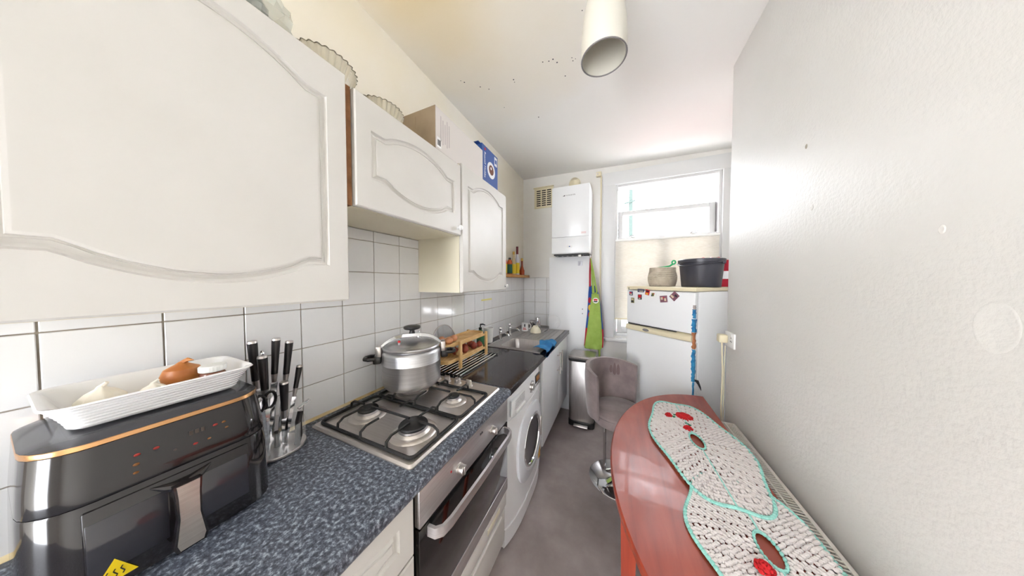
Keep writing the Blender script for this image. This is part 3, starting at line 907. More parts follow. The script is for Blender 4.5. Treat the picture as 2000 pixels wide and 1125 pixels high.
# ================================================================== air fryer
def rrect(x0, x1, y0, y1, r, z, n=6):
    out = []
    for cx, cy, a0 in ((x1 - r, y1 - r, 0), (x0 + r, y1 - r, 90), (x0 + r, y0 + r, 180), (x1 - r, y0 + r, 270)):
        for i in range(n + 1):
            a = math.radians(a0 + 90 * i / n)
            out.append((cx + r * math.cos(a), cy + r * math.sin(a), z))
    return out
def fryer():
    z = 0.911
    t = thing('air_fryer', 'glossy black air fryer with a copper trim line on the worktop', 'air fryer', (0.155, 0.162, z))
    y0, y1 = 0.012, 0.312
    def ring(k, zz):     # k: 0 at the foot, 1 at the top; the front leans back
        return rrect(0.012 + 0.004 * k, 0.305 - 0.042 * k, y0 + 0.008 * k, y1 - 0.006 * k, 0.062, zz)
    low_ = MB().loops([rrect(0.02, 0.29, y0 + 0.01, y1 - 0.01, 0.055, z), ring(0, z + 0.008), ring(0.02, z + 0.02), ring(0.12, z + 0.100), ring(0.3, z + 0.166), ring(0.34, z + 0.170)])
    obj('lower_body', low_, BLACK_G, t)
    up_ = MB().loops([ring(0.36, z + 0.1705), ring(0.33, z + 0.174), ring(0.55, z + 0.21), ring(0.92, z + 0.258)])
    ub = obj('upper_body', up_, BLACK_G, t)
    obj('trim_band', MB().loops([ring(0.925, z + 0.2582), ring(0.90, z + 0.260), ring(0.93, z + 0.267), ring(0.97, z + 0.2675)]), COPPER, t)
    tp = [ring(1.0, z + 0.2677)]
    for k, dz in ((0.008, 0.004), (0.03, 0.008)):
        tp.append(rrect(0.016 + k, 0.263 - k, y0 + 0.008 + k, y1 - 0.006 - k, 0.06 - k * 0.5, z + 0.2677 + dz))
    obj('lid_top', MB().loops(tp), mat('grey_black_gloss', rgb(58, 58, 62), 0.15), t)
    # drawer front with two windows, leaning with the body
    def fx(zz):
        k = [(0.008, 0.0), (0.02, 0.02), (0.1, 0.12), (0.166, 0.3)]
        h = zz - z
        for (a, ka), (b, kb) in zip(k[:-1], k[1:]):
            if h <= b: return 0.305 - 0.042 * (ka + (kb - ka) * max(0, (h - a)) / (b - a))
        return 0.305 - 0.042 * 0.3
    za, zb = z + 0.012, z + 0.160
    Md = frame((fx(za) + 0.002, 0.0, za), (0, 1, 0), (fx(zb) - fx(za), 0, zb - za))
    L = math.hypot(fx(zb) - fx(za), zb - za)
    dr = obj('drawer', MB().rbox(0.062, 0.262, 0.0, L, -0.006, 0.003, 0.003, 2, M=Md), BLACK_G, t)
    for a, b in ((0.064, 0.146), (0.184, 0.258)):
        obj('drawer_window', MB().rbox(a, b, 0.032, L - 0.022, 0.001, 0.0042, 0.0015, 2, M=Md), mat('smoky_window', rgb(46, 46, 52), 0.08, coat=0.5), dr)
    # handle: black horns, black back, brushed silver face
    h = MB()
    pr = [(0.147, L - 0.025), (0.183, L - 0.025), (0.181, L - 0.05), (0.180, 0.055), (0.187, 0.012), (0.183, 0.0), (0.147, 0.0), (0.143, 0.012), (0.150, 0.055), (0.149, L - 0.05)]
    pr = [(x, y + (0.012 if y > 0.03 else 0.006)) for x, y in pr]
    h.prism(pr, Md @ Matrix.Translation((0, 0, 0.020)), 0.014)
    h.rbox(0.150, 0.180, L - 0.045, L - 0.018, 0.0, 0.028, 0.004, 2, M=Md)
    for s in (-1, 1):
        h.tube([Md @ Vector((0.165 + s * 0.008, L - 0.022, 0.012)), Md @ Vector((0.165 + s * 0.022, L - 0.016, 0.008)), Md @ Vector((0.165 + s * 0.038, L - 0.006, 0.004))], [0.009, 0.007, 0.001], 8)
    hd = obj('handle', h, BLACK_G, dr)
    pf = [(0.165 + (x - 0.165) * 0.80, 0.004 + (y - 0.0) * 0.96) for x, y in pr]
    obj('handle_face', MB().prism(pf, Md @ Matrix.Translation((0, 0, 0.034)), 0.0025), brushed('brushed_handle', rgb(188, 180, 172), rgb(206, 200, 192), (1, 1, 30), 0.3), hd)
    # worn red panel icons on the leaning upper front
    def up(y, zz):
        k = 0.55 + 0.37 * (zz - z - 0.21) / 0.048 if zz > z + 0.21 else 0.33 + 0.22 * (zz - z - 0.174) / 0.036
        return (0.305 - 0.042 * k + 0.0006, y, zz)
    icn = mat('dim_red_icon', rgb(150, 40, 34), 0.4); ico = mat('dim_amber_icon', rgb(120, 76, 34), 0.4); grey_ = mat('dim_grey_icon', rgb(72, 62, 56), 0.4)
    for y, dz, r, mm in ((0.118, 0.222, 0.004, icn), (0.139, 0.222, 0.004, icn), (0.116, 0.206, 0.004, ico), (0.115, 0.192, 0.0035, ico), (0.186, 0.203, 0.0035, icn), (0.205, 0.203, 0.003, ico), (0.216, 0.226, 0.004, icn), (0.229, 0.226, 0.0035, ico), (0.232, 0.213, 0.003, ico), (0.160, 0.206, 0.003, grey_)):
        p = up(y, z + dz)
        obj('panel_icon', MB().ball(p, (0.0008, r, r * 0.7), 8, 5), mm, ub)
    for i in range(3):
        y = 0.182 + i * 0.008; p = up(y, z + 0.226)
        obj('panel_digit', MB().box(p[0] - 0.0008, p[0] + 0.0006, y - 0.0025, y + 0.0025, p[2] - 0.005, p[2] + 0.005), grey_, ub, False)
    # warning sticker
    wy, wz = 0.088, 0.012
    sk = obj('warning_sticker', MB().prism([(wy - 0.022, wz), (wy + 0.022, wz), (wy, wz + 0.038)], Md @ Matrix.Translation((0, 0, 0.0043)), 0.0004), YELLOW, dr)
    for i in (-1, 0, 1):
        pts = [Md @ Vector((wy + i * 0.007 + 0.0018 * math.sin(k * 1.6), wz + 0.006 + k * 0.0035, 0.0049)) for k in range(5)]
        obj('heat_mark', MB().tube(pts, 0.0009, 5), BLACK, sk)
fryer()

# ---- ribbed baking dish with garlic, onion and a jar
def dish():
    z = 1.1915
    t = thing('baking_dish', 'white ribbed ceramic baking dish on top of the air fryer', 'dish', (0.15, 0.165, z))
    x0, x1, y0, y1 = 0.075, 0.216, 0.062, 0.272
    rows = [rrect(x0 + 0.004, x1 - 0.004, y0 + 0.004, y1 - 0.004, 0.018, z), rrect(x0, x1, y0, y1, 0.02, z + 0.003)]
    H = 0.052; nr = 7
    for i in range(nr):
        for q, bulge in ((0.05, 0.0), (0.25, 0.0022), (0.75, 0.0022), (0.95, 0.0)):
            u = (i + q) / nr; g = 0.026 * u ** 1.3 + bulge
            rows.append(rrect(x0 - g, x1 + g, y0 - g * 0.85, y1 + g * 0.85, 0.02 + g * 0.5, z + 0.003 + (H - 0.006) * u))
    g = 0.032
    rows += [rrect(x0 - g, x1 + g, y0 - g * 0.85, y1 + g * 0.85, 0.03, z + H), rrect(x0 - g + 0.002, x1 + g - 0.002, y0 - g * 0.85 + 0.002, y1 + g * 0.85 - 0.002, 0.03, z + H + 0.003),
             rrect(x0 - g + 0.011, x1 + g - 0.011, y0 - g * .85 + 0.011, y1 + g * .85 - 0.011, 0.026, z + H), rrect(x0 + 0.003, x1 - 0.003, y0 + 0.003, y1 - 0.003, 0.02, z + 0.014), rrect(x0 + 0.012, x1 - 0.012, y0 + 0.012, y1 - 0.012, 0.014, z + 0.010)]
    obj('body', MB().loops(rows), CERAM, t, True, 60)
    def garlic(x, y, r, lab):
        g_ = thing('garlic_bulb', lab, 'garlic', (x, y, z + 0.0115))
        lob = lambda t_, rr, zz: 0.07 * math.cos(7 * t_) * (1 if rr > 0.006 else 0)
        obj('bulb', MB().lathe([(0, 0), (r * 0.6, 0.001), (r, r * 0.45), (r * 0.95, r * 0.8), (r * 0.6, r * 1.25), (r * 0.25, r * 1.5), (r * 0.16, r * 1.7), (0, r * 1.72)], (x, y, z + 0.0115), 28, wave=lob), GARLIC, g_)
        obj('neck', MB().tube([(x, y, z + 0.0115 + r * 1.6), (x + 0.004, y + 0.006, z + 0.0115 + r * 1.9)], [r * 0.17, r * 0.1], 8), GARLIC, g_)
    p_ = at('z', 1.228, 172, 776); garlic(0.150, 0.100, 0.029, 'larger pale garlic bulb in the baking dish')
    p_ = at('z', 1.222, 236, 770); garlic(0.168, 0.157, 0.022, 'smaller split garlic bulb in the baking dish')
    on = thing('onion', 'brown-skinned onion in the baking dish beside a jar', 'onion', (0.120, 0.206, z + 0.0115))
    obj('bulb', MB().lathe([(0, 0), (0.018, 0.002), (0.031, 0.016), (0.034, 0.030), (0.028, 0.046), (0.012, 0.056), (0.005, 0.062), (0, 0.062)], (0.120, 0.206, z + 0.0115), 24), ONION, on)
    obj('dry_skin', MB().tube([(0.120, 0.206, z + 0.070), (0.128, 0.214, z + 0.078), (0.138, 0.220, z + 0.076)], [0.006, 0.005, 0.001], 6), ONION, on)
    j = thing('jar', 'small jar with a white ribbed lid in the baking dish', 'jar', (0.176, 0.241, z + 0.0115))
    obj('glass', MB().lathe([(0, 0), (0.020, 0.0), (0.022, 0.003), (0.022, 0.030), (0.018, 0.036)], (0.176, 0.241, z + 0.0115), 24), mat('brown_jar_glass', rgb(120, 70, 50), 0.1), j)
    obj('lid', MB().lathe([(0.0215, 0.036), (0.023, 0.037), (0.023, 0.049), (0.021, 0.051), (0, 0.051)], (0.176, 0.241, z + 0.0115), 48, wave=lambda t_, r_, z_: 0.02 * math.cos(24 * t_) if r_ > 0.0225 else 0), WPLASTIC, j)
dish()

# ================================================================== knife stand
def knives():
    cx, cy, z = 0.094, 0.392, 0.911
    t = thing('knife_stand', 'round steel and clear acrylic knife stand beside the air fryer', 'knife stand', (cx, cy, z))
    obj('base', MB().lathe([(0, 0), (0.073, 0), (0.075, 0.002), (0.075, 0.007), (0.073, 0.009), (0, 0.009)], (cx, cy, z), 40), STEEL, t)
    obj('column', MB().lathe([(0.009, 0.009), (0.007, 0.02), (0.006, 0.03), (0.006, 0.06), (0, 0.06)], (cx, cy, z), 20), BLACK, t)
    obj('clear_guard', MB().lathe([(0.073, 0.0092), (0.073, 0.085)], (cx, cy, z), 24), CLEARP, t)
    def knife(name, lab, foot, top, hl, bl, hr, cat='knife', blade_w=0.02):
        foot = Vector(foot); top = Vector(top)
        k = thing(name, lab, cat, foot, 'knives in the knife stand')
        d = (top - foot).normalized(); L = (top - foot).length
        a = top - d * hl
        obj('handle', MB().tube([a, a + d * hl * 0.3, a + d * hl * 0.75, top - d * 0.004], [hr * 0.8, hr * 0.85, hr, hr * 1.05], 12), BLACK, k)
        obj('end_cap', MB().cyl(top - d * 0.004, top + d * 0.002, hr * 1.08, hr * 0.95, 12), STEEL, k)
        obj('bolster', MB().tube([a - d * 0.028, a], [hr * 0.62, hr * 0.8], 10), STEEL, k)
        sd = d.cross(Vector((1, 0.3, 0))).normalized()
        n_ = d.cross(sd)
        b0 = a - d * 0.028
        pts = [b0 + sd * blade_w * 0.5, b0 - sd * blade_w * 0.5, foot + d * 0.02 - sd * blade_w * 0.45, foot + sd * blade_w * 0.3]
        m = MB(); m.add([p + n_ * 0.001 for p in pts] + [p - n_ * 0.001 for p in pts], [(0, 1, 2, 3), (7, 6, 5, 4), (0, 4, 5, 1), (1, 5, 6, 2), (2, 6, 7, 3), (3, 7, 4, 0)])
        obj('blade', m, CHROME, k, False)
    zb = z + 0.012
    knife('kitchen_knife', 'black-handled knife standing nearest the air fryer at the back of the stand', (0.070, 0.365, zb), (0.088, 0.343, 1.280), 0.125, 0.2, 0.0115)
    knife('sharpening_steel', 'sharpening steel with a black handle and hanging ring in the stand', (0.115, 0.367, zb), (0.125, 0.352, 1.236), 0.105, 0.18, 0.0115, 'sharpening steel', 0.008)
    obj('hanging_ring', MB().tube([(0.125 + 0.007 * math.cos(a), 0.352, 1.246 + 0.007 * math.sin(a)) for a in [i * PI / 6 for i in range(12)]], 0.002, 6, True), CHROME, bpy.data.objects['sharpening_steel'])
    knife('kitchen_knife', 'tall black-handled knife leaning in the middle of the knife stand', (0.075, 0.385, zb), (0.098, 0.396, 1.278), 0.115, 0.2, 0.0105)
    knife('kitchen_knife', 'tall black-handled knife with a silver ferrule on the hob side of the stand', (0.08, 0.405, zb), (0.098, 0.430, 1.262), 0.11, 0.2, 0.0105)
    knife('paring_knife', 'short black-handled knife leaning out towards the hob', (0.095, 0.415, zb), (0.100, 0.456, 1.170), 0.075, 0.12, 0.0085, 'knife', 0.015)
    knife('utility_knife', 'black-handled knife low at the front of the knife stand', (0.132, 0.398, zb), (0.150, 0.392, 1.145), 0.092, 0.13, 0.011)
    s = thing('scissors', 'kitchen scissors with black loop handles in the knife stand', 'scissors', (0.15, 0.345, zb))
    for dy, k in ((-0.006, 1), (0.022, 2)):
        c = Vector((0.158 - 0.01 * k, 0.340 + dy, 1.10))
        obj('loop_handle', MB().tube([c + Vector((0.003 * math.sin(a), 0.0135 * math.cos(a), 0.026 * math.sin(a))) for a in [i * PI / 8 for i in range(16)]], 0.0042, 8, True), BLACK, s)
        m = MB(); p = [c + Vector((0, 0.0, -0.026)), c + Vector((0, 0.012 * (1 if dy < 0 else -1), -0.026)), Vector((0.148, 0.354, zb + 0.01)), Vector((0.148, 0.350, zb + 0.01))]
        n_ = Vector((0.0015, 0, 0))
        m.add([q + n_ for q in p] + [q - n_ for q in p], [(0, 1, 2, 3), (7, 6, 5, 4), (0, 4, 5, 1), (1, 5, 6, 2), (2, 6, 7, 3), (3, 7, 4, 0)])
        obj('blade', m, CHROME, s, False)
    obj('pivot', MB().cyl((0.1455, 0.352, 1.045), (0.1515, 0.352, 1.045), 0.004, None, 10), STEEL, s)
    pl = thing('peeler', 'vegetable peeler with a black handle at the edge of the knife stand', 'peeler', (0.148, 0.425, zb))
    obj('handle', MB().tube([(0.146, 0.424, zb), (0.148, 0.428, zb + 0.03), (0.147, 0.428, zb + 0.075), (0.143, 0.436, zb + 0.105)], [0.008, 0.010, 0.009, 0.008], 10), BLACK, pl)
    obj('blade', MB().rbox(-0.006, 0.006, -0.008, 0.030, -0.003, 0.004, 0.002, 2, M=Matrix.Translation((0.140, 0.438, zb + 0.118)) @ Matrix.Rotation(0.5, 4, 'X')), CHROME, pl)
knives()

# ================================================================== roll-up rack, bamboo shelf, eggs and onions
def rack():
    z = 0.9115
    t = thing('drying_rack', 'roll-up steel bar drying rack on the black worktop', 'drying rack', (0.16, 1.36, z))
    for i in range(10):
        x = 0.030 + i * 0.0285
        obj('bar', MB().cyl((x, 1.108, z + 0.0075), (x, 1.60, z + 0.0075), 0.0042, None, 8), CHROME, t)
    for y in (1.118, 1.588):
        obj('end_strip', MB().rbox(0.02, 0.297, y - 0.008, y + 0.008, z, z + 0.0125, 0.003), BLACK, t)
    zb = z + 0.0125
    s = thing('bamboo_shelf', 'two-tier bamboo shelf holding eggs and onions beside the hob', 'shelf', (0.15, 1.36, zb))
    x0, x1, y0, y1 = 0.075, 0.232, 1.215, 1.530
    for x in (x0, x1):
        for y in (y0, y1):
            obj('leg', MB().rbox(x - 0.010, x + 0.006, y - 0.011, y + 0.011, zb, zb + 0.172, 0.003), WOOD_L, s)
    for zt in (zb + 0.050, zb + 0.148):
        rows = []
        ya = 1.085 if zt > zb + 0.1 else 1.10
        rows = [rrect(x0 + 0.008, x1 - 0.012, ya + 0.004, y1 + 0.010, 0.05, zt), rrect(x0 + 0.007, x1 - 0.011, ya, y1 + 0.011, 0.05, zt + 0.002), rrect(x0 + 0.007, x1 - 0.011, ya, y1 + 0.011, 0.05, zt + 0.022),
                rrect(x0 + 0.012, x1 - 0.016, ya + 0.005, y1 + 0.006, 0.046, zt + 0.022), rrect(x0 + 0.012, x1 - 0.016, ya + 0.005, y1 + 0.006, 0.046, zt + 0.006)]
        tr = obj('tray', MB().loops(rows), WOOD_L, s)
        for k in range(22):
            y = ya + 0.05 + k * 0.019
            if y < y1: obj('slat', MB().box(x0 + 0.014, x1 - 0.018, y - 0.006, y + 0.006, zt + 0.006, zt + 0.0085), WOOD_L, tr, False)
        obj('rail', MB().rbox(x1 - 0.010, x1 - 0.004, y0, y1, zt - 0.004, zt + 0.012, 0.002), WOOD_L, s)
    ztop = zb + 0.148 + 0.0095
    e0 = local(thing('egg', 'brown hen egg on the top tier of the bamboo shelf', 'egg', (0, 0, 0), 'eggs on the bamboo shelf'))
    prof = []
    for i in range(11):
        a = -PI / 2 + PI * i / 10
        prof.append((0.0215 * math.cos(a) * (1 - 0.12 * math.sin(a)), 0.0275 * math.sin(a)))
    prof[0] = (0, prof[0][1]); prof[-1] = (0, prof[-1][1])
    obj('shell', MB().lathe(prof, n=20, M=Matrix.Rotation(PI / 2, 4, 'X')), EGG, e0)
    first = True
    for x, y, dz, r in ((0.125, 1.165, 0, 0.4), (0.178, 1.168, 0, -0.3), (0.165, 1.235, 0, 0.2)):
        loc = (x, y, ztop + 0.0215 + dz)
        if first: e0.location = loc; e0.rotation_euler = (0, 0, r); first = False
        else: copy_thing(e0, loc, (0, 0.05, r))
    zl = zb + 0.050 + 0.0095
    def onion(x, y, r, mt, lab, gp):
        o = thing('onion', lab, 'onion', (x, y, zl), gp)
        obj('bulb', MB().lathe([(0, 0), (r * 0.5, r * 0.06), (r, r * 0.6), (r * 1.05, r * 0.95), (r * 0.85, r * 1.45), (r * 0.35, r * 1.8), (r * 0.12, r * 2.0), (0, r * 2.02)], (x, y, zl), 20), mt, o)
        obj('root', MB().tube([(x, y, zl + r * 1.98), (x + 0.002, y + 0.003, zl + r * 2.2)], [r * 0.12, r * 0.04], 6), ONION, o)
    for x, y, r in ((0.178, 1.335, 0.024), (0.145, 1.275, 0.025), (0.135, 1.385, 0.026), (0.180, 1.440, 0.026), (0.130, 1.475, 0.025), (0.190, 1.500, 0.022)):
        onion(x, y, r, REDON, 'red onion on the lower tier of the bamboo shelf', 'red onions on the bamboo shelf')
    gl = thing('garlic_bulb', 'papery brown garlic bulb among red onions on the bamboo shelf', 'garlic', (0.186, 1.262, zl + 0.001))
    obj('bulb', MB().lathe([(0, 0), (0.014, 0.001), (0.022, 0.011), (0.020, 0.022), (0.010, 0.032), (0.004, 0.040), (0, 0.04)], (0.186, 1.262, zl + 0.001), 24, wave=lambda a, r, q: 0.09 * math.cos(7 * a)), WOOD_L, gl)
rack()

# ---- mesh splatter screen leaning on the tiles
def screen_():
    c = Vector((0.036, 1.300, 1.070)); R = 0.118; zb = 0.925
    c.z = zb + R + 0.006
    t = thing('splatter_screen', 'round wire mesh splatter screen leaning on the tiles', 'splatter screen', (c.x + 0.02, c.y, zb))
    M = Matrix.Translation(c) @ Matrix.Rotation(math.radians(-8), 4, 'Y') @ Matrix.Rotation(PI / 2, 4, 'Y')
    ring = [M @ Vector((R * math.cos(a), R * math.sin(a), 0)) for a in [2 * PI * i / 40 for i in range(40)]]
    obj('rim', MB().tube(ring, 0.0035, 8, True), STEEL, t)
    disc = MB().lathe([(0, 0.0), (R * 0.5, 0.001), (R, 0.0)], n=40, M=M)
    obj('mesh', disc, MESHM, t)
    sp = MB()
    for i in range(1):
        sp.tube([M @ Vector((-R, 0, 0.001)), M @ Vector((R, 0, 0.001))], 0.0012, 5)
    obj('seam', sp, STEEL, t)
screen_()
# ================================================================== sink and what stands on it
def sink():
    z = 0.9115
    t = thing('sink', 'stainless steel inset sink with a ribbed drainer', 'sink', (0.34, 2.23, z))
    x0, x1, y0, y1 = 0.095, 0.578, 1.757, 2.690
    bx0, bx1, by0, by1 = 0.195, 0.545, 1.812, 2.128
    m = MB()
    m.box(x0, bx0, y0, y1, z, z + 0.003); m.box(bx1, x1, y0, y1, z, z + 0.003)
    m.box(bx0, bx1, y0, by0, z, z + 0.003); m.box(bx0, bx1, by1, y1, z, z + 0.003)
    for a, b, c, d in ((x0, x1, y0 - 0.0, y0 + 0.008), (x0, x1, y1 - 0.008, y1), (x0, x0 + 0.008, y0, y1), (x1 - 0.008, x1, y0, y1)):
        m.rbox(a, b, c, d, z, z + 0.006, 0.002)
    obj('rim', m, STEEL_B, t, False)
    zz = z + 0.003
    bl_ = MB().loops([rrect(bx0, bx1, by0, by1, 0.06, zz), rrect(bx0 + 0.004, bx1 - 0.004, by0 + 0.004, by1 - 0.004, 0.06, zz - 0.006), rrect(bx0 + 0.014, bx1 - 0.014, by0 + 0.014, by1 - 0.014, 0.06, zz - 0.125),
                      rrect(bx0 + 0.04, bx1 - 0.04, by0 + 0.04, by1 - 0.04, 0.05, zz - 0.15)], False, True)
    # square corners between the rim plate and the rounded bowl
    ob = rrect(bx0, bx1, by0, by1, 0.06, zz); n = 7
    cr = [(bx1, by1), (bx0, by1), (bx0, by0), (bx1, by0)]
    for k in range(4):
        arc = ob[k * n:(k + 1) * n]
        bl_.add([(cr[k][0], cr[k][1], zz)] + arc, [(0, i + 1, i + 2) for i in range(n - 1)])
    obj('bowl', bl_, STEEL_B, t)
    obj('overflow', MB().cyl((bx0 + 0.006, 1.92, zz - 0.05), (bx0 + 0.014, 1.92, zz - 0.05), 0.014, None, 16), BLACK, t)
    obj('plug_hole', MB().lathe([(0, 0), (0.03, 0), (0.038, 0.002)], (0.37, 1.97, zz - 0.1495), 20), CHROME, t)
    for i in range(8):
        x = 0.20 + i * 0.045
        obj('drainer_rib', MB().rbox(x - 0.008, x + 0.008, 2.18, 2.64, z + 0.002, z + 0.0065, 0.003), STEEL_B, t)
    def tap(y, lab, ang, lever):
        p = Vector((0.124, y, z + 0.0034))
        q = thing('tap', lab, 'tap', p, 'chrome pillar taps')
        b = MB().lathe([(0.022, 0), (0.022, 0.006), (0.014, 0.012), (0.013, 0.06), (0.016, 0.068), (0.016, 0.085), (0.011, 0.092), (0.011, 0.102), (0, 0.102)], p, 20)
        obj('body', b, CHROME, q)
        d = Vector((math.cos(ang), math.sin(ang), 0))
        obj('spout', MB().tube([p + Vector((0, 0, 0.060)), p + d * 0.03 + Vector((0, 0, 0.078)), p + d * 0.07 + Vector((0, 0, 0.082)), p + d * 0.10 + Vector((0, 0, 0.072)), p + d * 0.108 + Vector((0, 0, 0.058))], [0.012, 0.011, 0.010, 0.010, 0.0105], 10), CHROME, q)
        h = MB().lathe([(0.008, 0.102), (0.016, 0.106), (0.018, 0.118), (0.014, 0.126), (0, 0.127)], p, 8)
        if lever: h.tube([p + Vector((0, 0, 0.116)), p + d * 0.035 + Vector((0, 0, 0.122))], [0.006, 0.004], 8)
        obj('handle', h, CHROME, q)
    tap(1.975, 'chrome pillar tap beside the white utensil pot', -0.35, False)
    tap(2.185, 'chrome pillar tap nearest the mug', -0.1, True)
    zt = z + 0.0072
    so = thing('soap_bottle', 'green soap bottle with a black pump behind the bamboo shelf', 'bottle', (0.065, 1.70, 0.9115))
    c = (0.068, 1.715, 0.9115)
    obj('bottle', MB().lathe([(0, 0), (0.030, 0), (0.033, 0.004), (0.033, 0.11), (0.026, 0.135), (0.012, 0.148), (0.012, 0.155)], c, 24), GREENG, so)
    pm = MB().lathe([(0.013, 0.152), (0.014, 0.156), (0.014, 0.168), (0.005, 0.170), (0.005, 0.195), (0, 0.195)], c, 16)
    pm.tube([(c[0], c[1], c[2] + 0.192), (c[0] + 0.02, c[1] + 0.004, c[2] + 0.196), (c[0] + 0.042, c[1] + 0.008, c[2] + 0.190)], [0.007, 0.006, 0.004], 8)
    obj('pump', pm, BLACK, so)
    up = thing('utensil_pot', 'white plastic utensil pot behind the tap', 'pot', (0.052, 1.865, 0.9115))
    obj('pot', MB().lathe([(0, 0), (0.030, 0), (0.034, 0.004), (0.042, 0.135), (0.040, 0.135), (0.032, 0.008), (0, 0.006)], (0.052, 1.885, 0.9115), 28), WPLASTIC, up)
    mg = thing('mug', 'white mug with a red and black print on the drainer', 'mug', (0.18, 2.46, zt))
    c = (0.182, 2.465, zt)
    b = obj('body', MB().lathe([(0, 0), (0.034, 0), (0.038, 0.004), (0.039, 0.090), (0.0365, 0.091), (0.035, 0.008), (0, 0.006)], c, 28), CERAM, mg)
    obj('handle', MB().tube([(c[0] + 0.026, c[1] + 0.027, zt + 0.074), (c[0] + 0.045, c[1] + 0.046, zt + 0.074), (c[0] + 0.053, c[1] + 0.053, zt + 0.048), (c[0] + 0.045, c[1] + 0.046, zt + 0.022), (c[0] + 0.026, c[1] + 0.027, zt + 0.018)], 0.006, 8), CERAM, mg)
    dm = Vector((0.32, -0.95, 0)).normalized()
    pr = Vector((c[0], c[1], 0)) + dm * 0.0392
    rt_ = Vector((-dm.y, dm.x, 0))
    Mp = frame((pr.x, pr.y, zt), rt_, (0, 0, 1))
    obj('print', MB().rbox(-0.006, 0.006, 0.050, 0.080, -0.001, 0.0008, 0.0005, 1, M=Mp), DINK, b)
    for i in range(3): obj('print', MB().box(-0.018, 0.018 - 0.004 * i, 0.018 + i * 0.009, 0.023 + i * 0.009, -0.002, 0.0004, M=Mp), RINK, b, False)
    bo = thing('bowl', 'cream bowl turned upside down on the drainer', 'bowl', (0.318, 2.43, zt))
    obj('bowl', MB().lathe([(0.058, 0.0), (0.060, 0.003), (0.055, 0.028), (0.040, 0.056), (0.028, 0.064), (0.027, 0.072), (0.024, 0.072), (0.023, 0.066), (0, 0.065)], (0.318, 2.43, zt), 32), BOWLC, bo)
    tu = thing('tumbler', 'tall steel tumbler upside down behind the cream bowl', 'tumbler', (0.30, 2.575, zt))
    obj('cup', MB().lathe([(0.036, 0.0), (0.037, 0.002), (0.027, 0.138), (0.024, 0.141), (0, 0.141)], (0.298, 2.565, zt), 28), CHROME, tu)
    for x, y, r, h, lab in ((0.225, 2.59, 0.032, 0.10, 'clear drinking glass upside down by the tiles'),):
        g_ = thing('drinking_glass', lab, 'glass', (x, y, zt))
        obj('glass', MB().lathe([(r, 0), (r * 0.85, h), (0, h), (0, h - 0.004), (r * 0.82, h - 0.004), (r - 0.002, 0)], (x, y, zt), 24), GLASS, g_)
    dm_ = thing('dome_cover', 'large clear round plastic lid standing against the white boxing', 'lid', (0.46, 2.66, zt))
    Ml = Matrix.Translation((0.452, 2.672, zt + 0.083)) @ Matrix.Rotation(math.radians(80), 4, 'X')
    obj('dome', MB().lathe([(0.082, 0), (0.080, 0.004), (0.070, 0.022), (0.04, 0.030), (0, 0.031)], n=32, M=Ml), CLEARP, dm_)
    cu = thing('cutlery_bundle', 'dark steel utensils lying on the drainer by the clear lid', 'cutlery', (0.42, 2.56, zt))
    obj('spoon', MB().tube([(0.40, 2.50, zt + 0.004), (0.405, 2.60, zt + 0.006)], 0.004, 6), BLACK_G, cu)
    obj('fork', MB().tube([(0.425, 2.50, zt + 0.004), (0.415, 2.61, zt + 0.006)], 0.004, 6), STEEL, cu)
    # blue cloth draped over the sink edge
    cl = MB(); vs = []; fs = []; nu, nv = 14, 12
    random.seed(4)
    for i in range(nu + 1):
        for j in range(nv + 1):
            u, v = i / nu, j / nv
            x = 0.50 + 0.155 * v + 0.02 * math.sin(u * 5); y = 1.80 + 0.30 * u + 0.03 * math.sin(v * 4) - 0.05 * v * (1 - u)
            zz2 = z + 0.024 + 0.008 * math.sin(u * 11 + v * 3) + 0.006 * math.sin(v * 9 - u * 4) + 0.012 * math.sin(u * PI) * math.sin(v * PI)
            if x > 0.600: 
                over = x - 0.600; x = 0.600 + 0.028 * min(1, over / 0.02); zz2 -= max(0, over - 0.012) * 0.9
            vs.append((x, y, zz2))
    for i in range(nu):
        for j in range(nv):
            a = i * (nv + 1) + j
            fs.append((a, a + 1, a + nv + 2, a + nv + 1))
    top_ = len(vs)
    vs2 = [(x, y, q - 0.003) for x, y, q in vs]
    cl.add(vs + vs2, fs + [tuple(i + top_ for i in reversed(f)) for f in fs])
    tag(obj('dishcloth', cl, CLOTHB, None, True, 80), 'crumpled blue dishcloth over the front edge of the sink', 'cloth')
    st = thing('tile_sticker', 'worn yellow sticker on the tiles under the wall cabinet', 'sticker', (0.0086, 1.92, 1.31))
    obj('label', MB().rbox(0.0086, 0.0092, 1.83, 2.02, 1.290, 1.305, 0.0003, 1), mat('faded_yellow', rgb(222, 214, 130), 0.5), st)
sink()

